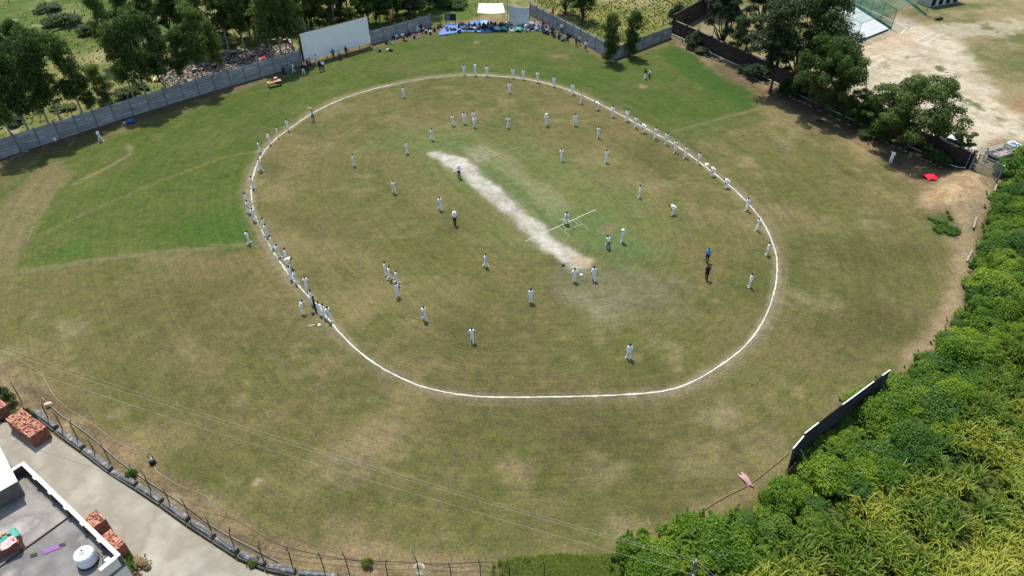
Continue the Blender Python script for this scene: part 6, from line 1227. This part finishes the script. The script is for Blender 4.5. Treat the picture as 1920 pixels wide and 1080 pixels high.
# ================================================================== practice nets
net_m, nn_, b_ = _nodes('green_net'); b_.inputs['Base Color'].default_value = (.02,.16,.11,1); b_.inputs['Roughness'].default_value = .8
tr_ = N(nn_, 'ShaderNodeBsdfTransparent'); mx_ = N(nn_, 'ShaderNodeMixShader'); nz = noise(nn_, 1.2, 4); rr_ = ramp(nn_, nz.outputs['Fac'], [(.35, (.10,.10,.10)), (.7, (.42,.42,.42))])
nn_.links.new(rr_.outputs[0], mx_.inputs[0]); nn_.links.new(tr_.outputs[0], mx_.inputs[1]); nn_.links.new(b_.outputs[0], mx_.inputs[2]); nn_.links.new(mx_.outputs[0], nn_.nodes['Material Output'].inputs[0])
slab_m = mat('net_slab', (.52,.545,.545), (.44,.465,.47), .6, .85, .1); net_post = mat('net_post', (.05,.10,.085), (.08,.075,.06), 4, .7)
def net_lane(label, a0, a1, b1, b0, h, slab=True):
    """a0-a1 front to back along one side, b0-b1 along the other"""
    A0, A1, B1, B0 = [on(P(*q)) for q in (a0, a1, b1, b0)]; o0 = A0.copy(); root = thing('practice_net', label, 'practice net', o0); q = [p - o0 for p in (A0, A1, B1, B0)]
    n = 5; post = lambda p: MB().tube([p - Vector((0, 0, .1)), p + Vector((0, 0, h))], .045, 6).build('post', net_post, root)
    L = [q[0].lerp(q[1], i / n) for i in range(n + 1)]; Rr = [q[3].lerp(q[2], i / n) for i in range(n + 1)]; up = Vector((0, 0, h))
    for p in L + Rr: post(p)
    for s in (L, Rr): MB().bar(s[0] + up, s[-1] + up, .05).bar(s[0] + up * .5, s[-1] + up * .5, .035).build('rail', net_post, root)
    for a, b in zip(L[::1], Rr[::1]): MB().bar(a + up, b + up, .04).build('cross_bar', net_post, root)
    for nm, c4 in (('side_net', (L[0], L[-1], L[-1] + up, L[0] + up)), ('side_net', (Rr[0], Rr[-1], Rr[-1] + up, Rr[0] + up)), ('end_net', (L[-1], Rr[-1], Rr[-1] + up, L[-1] + up)), ('roof_net', (L[0] + up, L[-1] + up, Rr[-1] + up, Rr[0] + up))):
        sheet_mesh(c4, (16, 6), lambda p, s, t: p - Vector((0, 0, .10 * math.sin(math.pi * s * 5) ** 2 * (1 if t > .5 else 0)))).build(nm, net_m, root)
    for s in (L, Rr):
        sheet_mesh([s[0], s[-1], s[-1] + Vector((0, 0, .45)), s[0] + Vector((0, 0, .45))], (16, 2), lambda p, s_, t: p + Vector((0, random.uniform(-.05, .05), .02))).build('bunched_net', mat('net_bunched', (.03,.20,.15), (.02,.13,.10), 4), root)
    return root
A = [(1606,83),(1673,57)]
net_lane('green practice net cage over the pale concrete slab', (1604,83), (1500,20), (1575,-4), (1670,57), 3.6); net_lane('green practice net cage beyond the slab with drooping nets', (1670,56), (1575,-6), (1660,-30), (1735,30), 3.6)
def slab(label, px, h, m):
    q = PP(px); o0 = on(q[0]); root = thing('concrete_slab', label, 'slab', o0); n_ = 4
    a, b, c_, d = [p - o0 for p in q]
    for i in range(n_):
        p = [a.lerp(b, i / n_), a.lerp(b, (i + 1) / n_ - .004), d.lerp(c_, (i + 1) / n_ - .004), d.lerp(c_, i / n_)]; MB().prism([(v_.x, v_.y) for v_ in p], -.05, h).build('slab_panel', m, root)
    e = MB(); e.prism([(v_.x, v_.y) for v_ in (a + (a - b) * .004, a, d, d + (d - c_) * .004)], -.05, h * .98).build('edge_carpet', mat('carpet_green', (.02,.13,.085), (.03,.17,.12), 4), root)
slab('pale grey concrete batting slab inside the near practice net', [(1608,80),(1500,16),(1566,-8),(1665,57)], .35, slab_m)
strip('net_run_up', [P(1690,62), P(1700,52), P(1650,28), P(1600,5)], .3, chalk, .02)
def shed():
    root = thing('small_shed', 'low white shed with dark openings behind the practice nets', 'shed', on(P(1742, 14)), R(24)); m = mat('shed_white', (.55,.56,.55), (.45,.46,.45), 2)
    MB().box((4, 1.6, 1.3), (8, 3, 2.6)).build('wall', m, root)
    for i in range(4): MB().box((1 + i * 2, .085, 1.1), (1.1, .05, 1.9)).build('opening', CL['black'], root)
    MB().box((4, 1.4, 2.68), (8.6, 3.9, .12)).build('roof', mat('shed_roof', (.16,.16,.16), (.1,.1,.1), 2), root)
shed()
o = bag('dark heap lying in front of the low white shed', 1760, 37, CL['dark'], 2, None, 0, .4); o.scale = (1.5, 1.6, 1.2)
flat_cloth('green_cloth', 'green cloth lying on the sand beside the big trees', 'cloth', [(1590,150),(1598,148),(1600,156),(1592,159)], .05, mat('net_bunched', (.03,.20,.15), (.02,.13,.10), 4), .05)
o = bag('white cloth lying on the waste land under a far shrub', 85, 12, CL['white'], 1, None, 0)

# ================================================================== power line
wire_m = mat('wire_alu', (.42,.40,.32), (.34,.32,.26), 1, .6); HW = 8.0
pole_base = P(1290, 1110, 0)
tp = P(1305, 1052, HW); pole_xy = Vector((tp.x, tp.y, 0))
def span(label, A_, B_, sag):
    pts = []
    for i in range(41): t = i / 40; p = A_.lerp(B_, t); p.z -= sag * 4 * t * (1 - t); pts.append(p)
    tag(MB().tube(pts, .006, 5).build('power_wire', wire_m, None, True), label, 'wire')
la, lb, lc = P(0, 644, HW), P(0, 652, HW), P(0, 672, HW - .9)
ra, rb2, rc = P(1306, 1049, HW), P(1302, 1053, HW), P(1300, 1077, HW - .9)
ext = lambda a, b, k: a + (a - b) * k
for a, b, l in ((la, ra, 'upper one of the two close pale power wires over the turf'), (lb, rb2, 'lower one of the two close pale power wires over the turf'), (lc, rc, 'single lower pale power wire over the turf')):
    span(l, ext(a, b, .12), b, .8); e2 = b + Vector((6, -7, -.2)); span(l.replace('over the turf', 'running on past the thicket pole'), b, e2, .1)
def pole(label, x, y, top, wires):
    root = thing('power_pole', label, 'pole', (x, y, 0)); MB().tube([(0, 0, -.3), (0, 0, top)], [.11, .07], 10).build('shaft', mat('pole_concrete', (.17,.165,.15), (.12,.115,.105), 2), root)
    for z in (top - .25, top - 1.15): MB().box((0, 0, z), (.7, .06, .06), .4).build('cross_arm', iron, root)
    for wv in wires: MB().lathe([(.03, -.22), (.05, -.14), (.03, -.10), (.055, -.05), (.02, -.02)], 8, wv - Vector((x, y, 0))).build('insulator', mat('porcelain', (.6,.58,.55), None, 5, .3), root)
mid = (ra + rb2 + rc) / 3; pole('grey power pole rising out of the thicket tip', mid.x, mid.y, HW + .12, (ra, rb2, rc))
e = [ext(a, b, .12) for a, b in ((la, ra), (lb, rb2), (lc, rc))]; mid = (e[0] + e[1] + e[2]) / 3; pole('grey power pole at the far end of the wires beyond the brick stacks', mid.x, mid.y, HW + .12, e)
